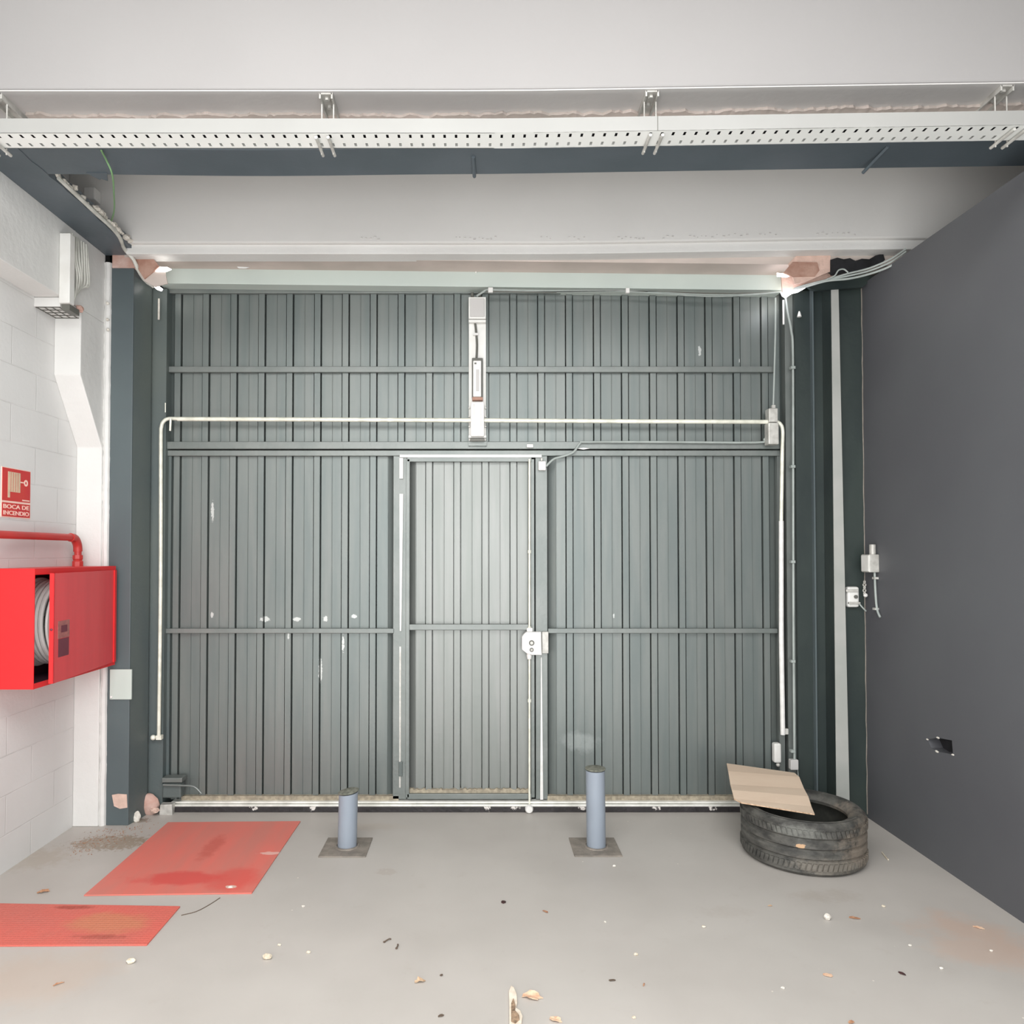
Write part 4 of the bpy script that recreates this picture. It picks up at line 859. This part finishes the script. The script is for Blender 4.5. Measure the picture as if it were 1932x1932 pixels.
pebble(1667, 1711, .007, 'pebble', 'tiny pale pebble below right of the tyre'); leaf(1846, 1751, .020, -.6, 'leaf_orange', 'pinkish leaf on the floor beside the dark right wall', .35, curl=.1)
leaf(1562, 1841, .018, -.4, 'leaf_orange', 'tan triangular leaf on the right part of the near floor', .6, curl=.1)
leaf(1702, 1838, .014, -1.0, 'scrap_dark', 'dark insect-like scrap on the floor at right', .5, 'scrap', 'paper_scrap', .1)
pebble(1477, 1865, .006, 'plaster_chip', 'tiny white crumb on the near floor at right'); pebble(1870, 1795, .006, 'plaster_chip', 'white crumb nearest the dark right wall')
pebble(1717, 1785, .006, 'plaster_chip', 'small white crumb above the dark insect-like scrap'); pebble(1776, 1828, .006, 'plaster_chip', 'small white crumb right of the dark insect-like scrap')
pebble(1328, 1750, .007, 'pebble', 'small cream pebble left of the torn brown leaf area'); leaf(1453, 1710, .010, .1, 'leaf_pale', 'thin tan flake on the floor under the tyre front', .35)
leaf(82, 1684, .028, .4, 'leaf_brown', 'crumpled brown leaf between the red plates and the left wall', .45, curl=.4)
leaf(1606, 1930, .012, .4, 'leaf_brown', 'brown flake cut by the bottom edge at right', .5); pebble(1142, 1740, .005, 'plaster_chip', 'tiny white crumb on the floor right of the small brown leaf')
pebble(1159, 1635, .007, 'plaster_chip', 'white crumb just in front of the taller bollard'); pebble(572, 1711, .006, 'plaster_chip', 'white crumb on the floor in front of the shorter bollard')
leaf(110, 1858, .020, .7, 'leaf_brown', 'thin brown flake on the near floor at far left', .15); leaf(832, 1918, .010, .4, 'twig', 'small dark crumb near the bottom edge left of centre', .5, 'crumb', 'crumb')
pebble(1200, 1802, .007, 'pebble', 'tan pebble on the floor between the centre and the right'); pebble(435, 1676, .009, 'plaster_chip', 'white chip lying on the faded red plate')
# splintered bark piece
bk_ = thing('bark_piece', 'long splinter of pale bark pointing away at the bottom centre', 'bark', G(968, 1900))
ol = [(961, 1936), (961, 1900), (960, 1875), (964, 1864), (970, 1868), (975, 1880), (976, 1896), (973, 1906), (982, 1912), (986, 1922), (984, 1934), (972, 1945)]
B().prism([G(x, y) for x, y in ol], (0, 0, .010)).obj('pale_rim', 'bark_pale', bk_, bevel=.002)
il = [(965, 1928), (965, 1894), (969, 1884), (973, 1898), (971, 1908), (979, 1916), (980, 1924), (972, 1932)]
B().prism([G(x, y, .010) for x, y in il], (0, 0, .003)).rough(.0015).obj('rough_core', 'bark', bk_)
# leaf dust in the left corner
lt_ = B(); r = random.Random(21)
for i in range(260):
    t_ = r.random(); px = 262-t_*130+r.gauss(0, 18); py = 1556+t_*50+r.gauss(0, 7)
    if px < 130 or py < 1545: continue
    c = G(px, py); s_ = r.uniform(.002, .007); a = r.uniform(0, PI)
    if c.x < -2.19 or (c.y > 4.08 and c.x < -1.93): continue
    dx, dy = s_*math.cos(a), s_*math.sin(a)
    lt_.add([(c.x-dx, c.y-dy, .001), (c.x+dy*.4, c.y-dx*.4, .002), (c.x+dx, c.y+dy, .004), (c.x-dy*.4, c.y+dx*.4, .0015)], [(0, 1, 2, 3)])
o = lt_.obj('leaf_crumbs', 'leaf_brown'); o['kind'] = 'stuff'; tag(o, 'scatter of brown leaf crumbs on the floor at the foot of the left column', 'leaf litter')

# ================================================================ camera
cam = bpy.data.cameras.new('camera'); co = bpy.data.objects.new('camera', cam); C.objects.link(co)
cam.sensor_width = 36; cam.lens = F/1932*36; cam.shift_x = (966-CX)/1932; cam.shift_y = (CY-966)/1932; cam.clip_start = .05
co.location = (0, 0, CH); co.rotation_euler = (PI/2+TH, 0, 0)
bpy.context.scene.camera = co
# ================================================================ light
def area(name, loc, rot, sx, sy, e, col=(1, 1, 1)):
    l = bpy.data.lights.new(name, 'AREA'); l.shape = 'RECTANGLE'; l.size = sx; l.size_y = sy; l.energy = e; l.color = col
    o = bpy.data.objects.new(name, l); C.objects.link(o); o.location = loc; o.rotation_euler = rot; return o
area('back_fill', (0, -1.9, 1.7), (PI/2, 0, 0), 4.0, 2.6, 60, (1, 1, 1))  # added soft fill panel behind the camera, not a lamp of the hall
area('top_fill', (0, .9, 3.5), (PI*.10, 0, 0), 4.0, 2.0, 172, (1, .995, .99))  # added unseen fill overhead, brightens floor and walls
area('torch_light', (-.05, -.3, 1.58), (PI/2, 0, 0), 2.3, 1.4, 60, (1, .985, .985))
area('floor_fill', (0, 1.25, .12), (PI*.88, 0, 0), 3.8, 1.0, 48, (1, 1, 1))  # added upward fill lamp that lifts the soffits
pl_ = bpy.data.lights.new('daylight_leak', 'POINT'); pl_.energy = 0.5; pl_.shadow_soft_size = .04; pl_.color = (.93, .9, 1)
po = bpy.data.objects.new('daylight_leak', pl_); C.objects.link(po); po.location = P(1492, 556, 4.17)
w = bpy.data.worlds.new('world'); bpy.context.scene.world = w; w.use_nodes = True
w.node_tree.nodes['Background'].inputs[0].default_value = (.95, .98, 1, 1); w.node_tree.nodes['Background'].inputs[1].default_value = .9
sc = bpy.context.scene
sc.view_settings.view_transform = 'Standard'; sc.view_settings.look = 'None'; sc.view_settings.exposure = 0.0
sc.cycles.use_denoising = True; sc.cycles.max_bounces = 6; sc.cycles.diffuse_bounces = 4; sc.cycles.glossy_bounces = 3; sc.cycles.use_adaptive_sampling = True; sc.cycles.adaptive_threshold = 0.03
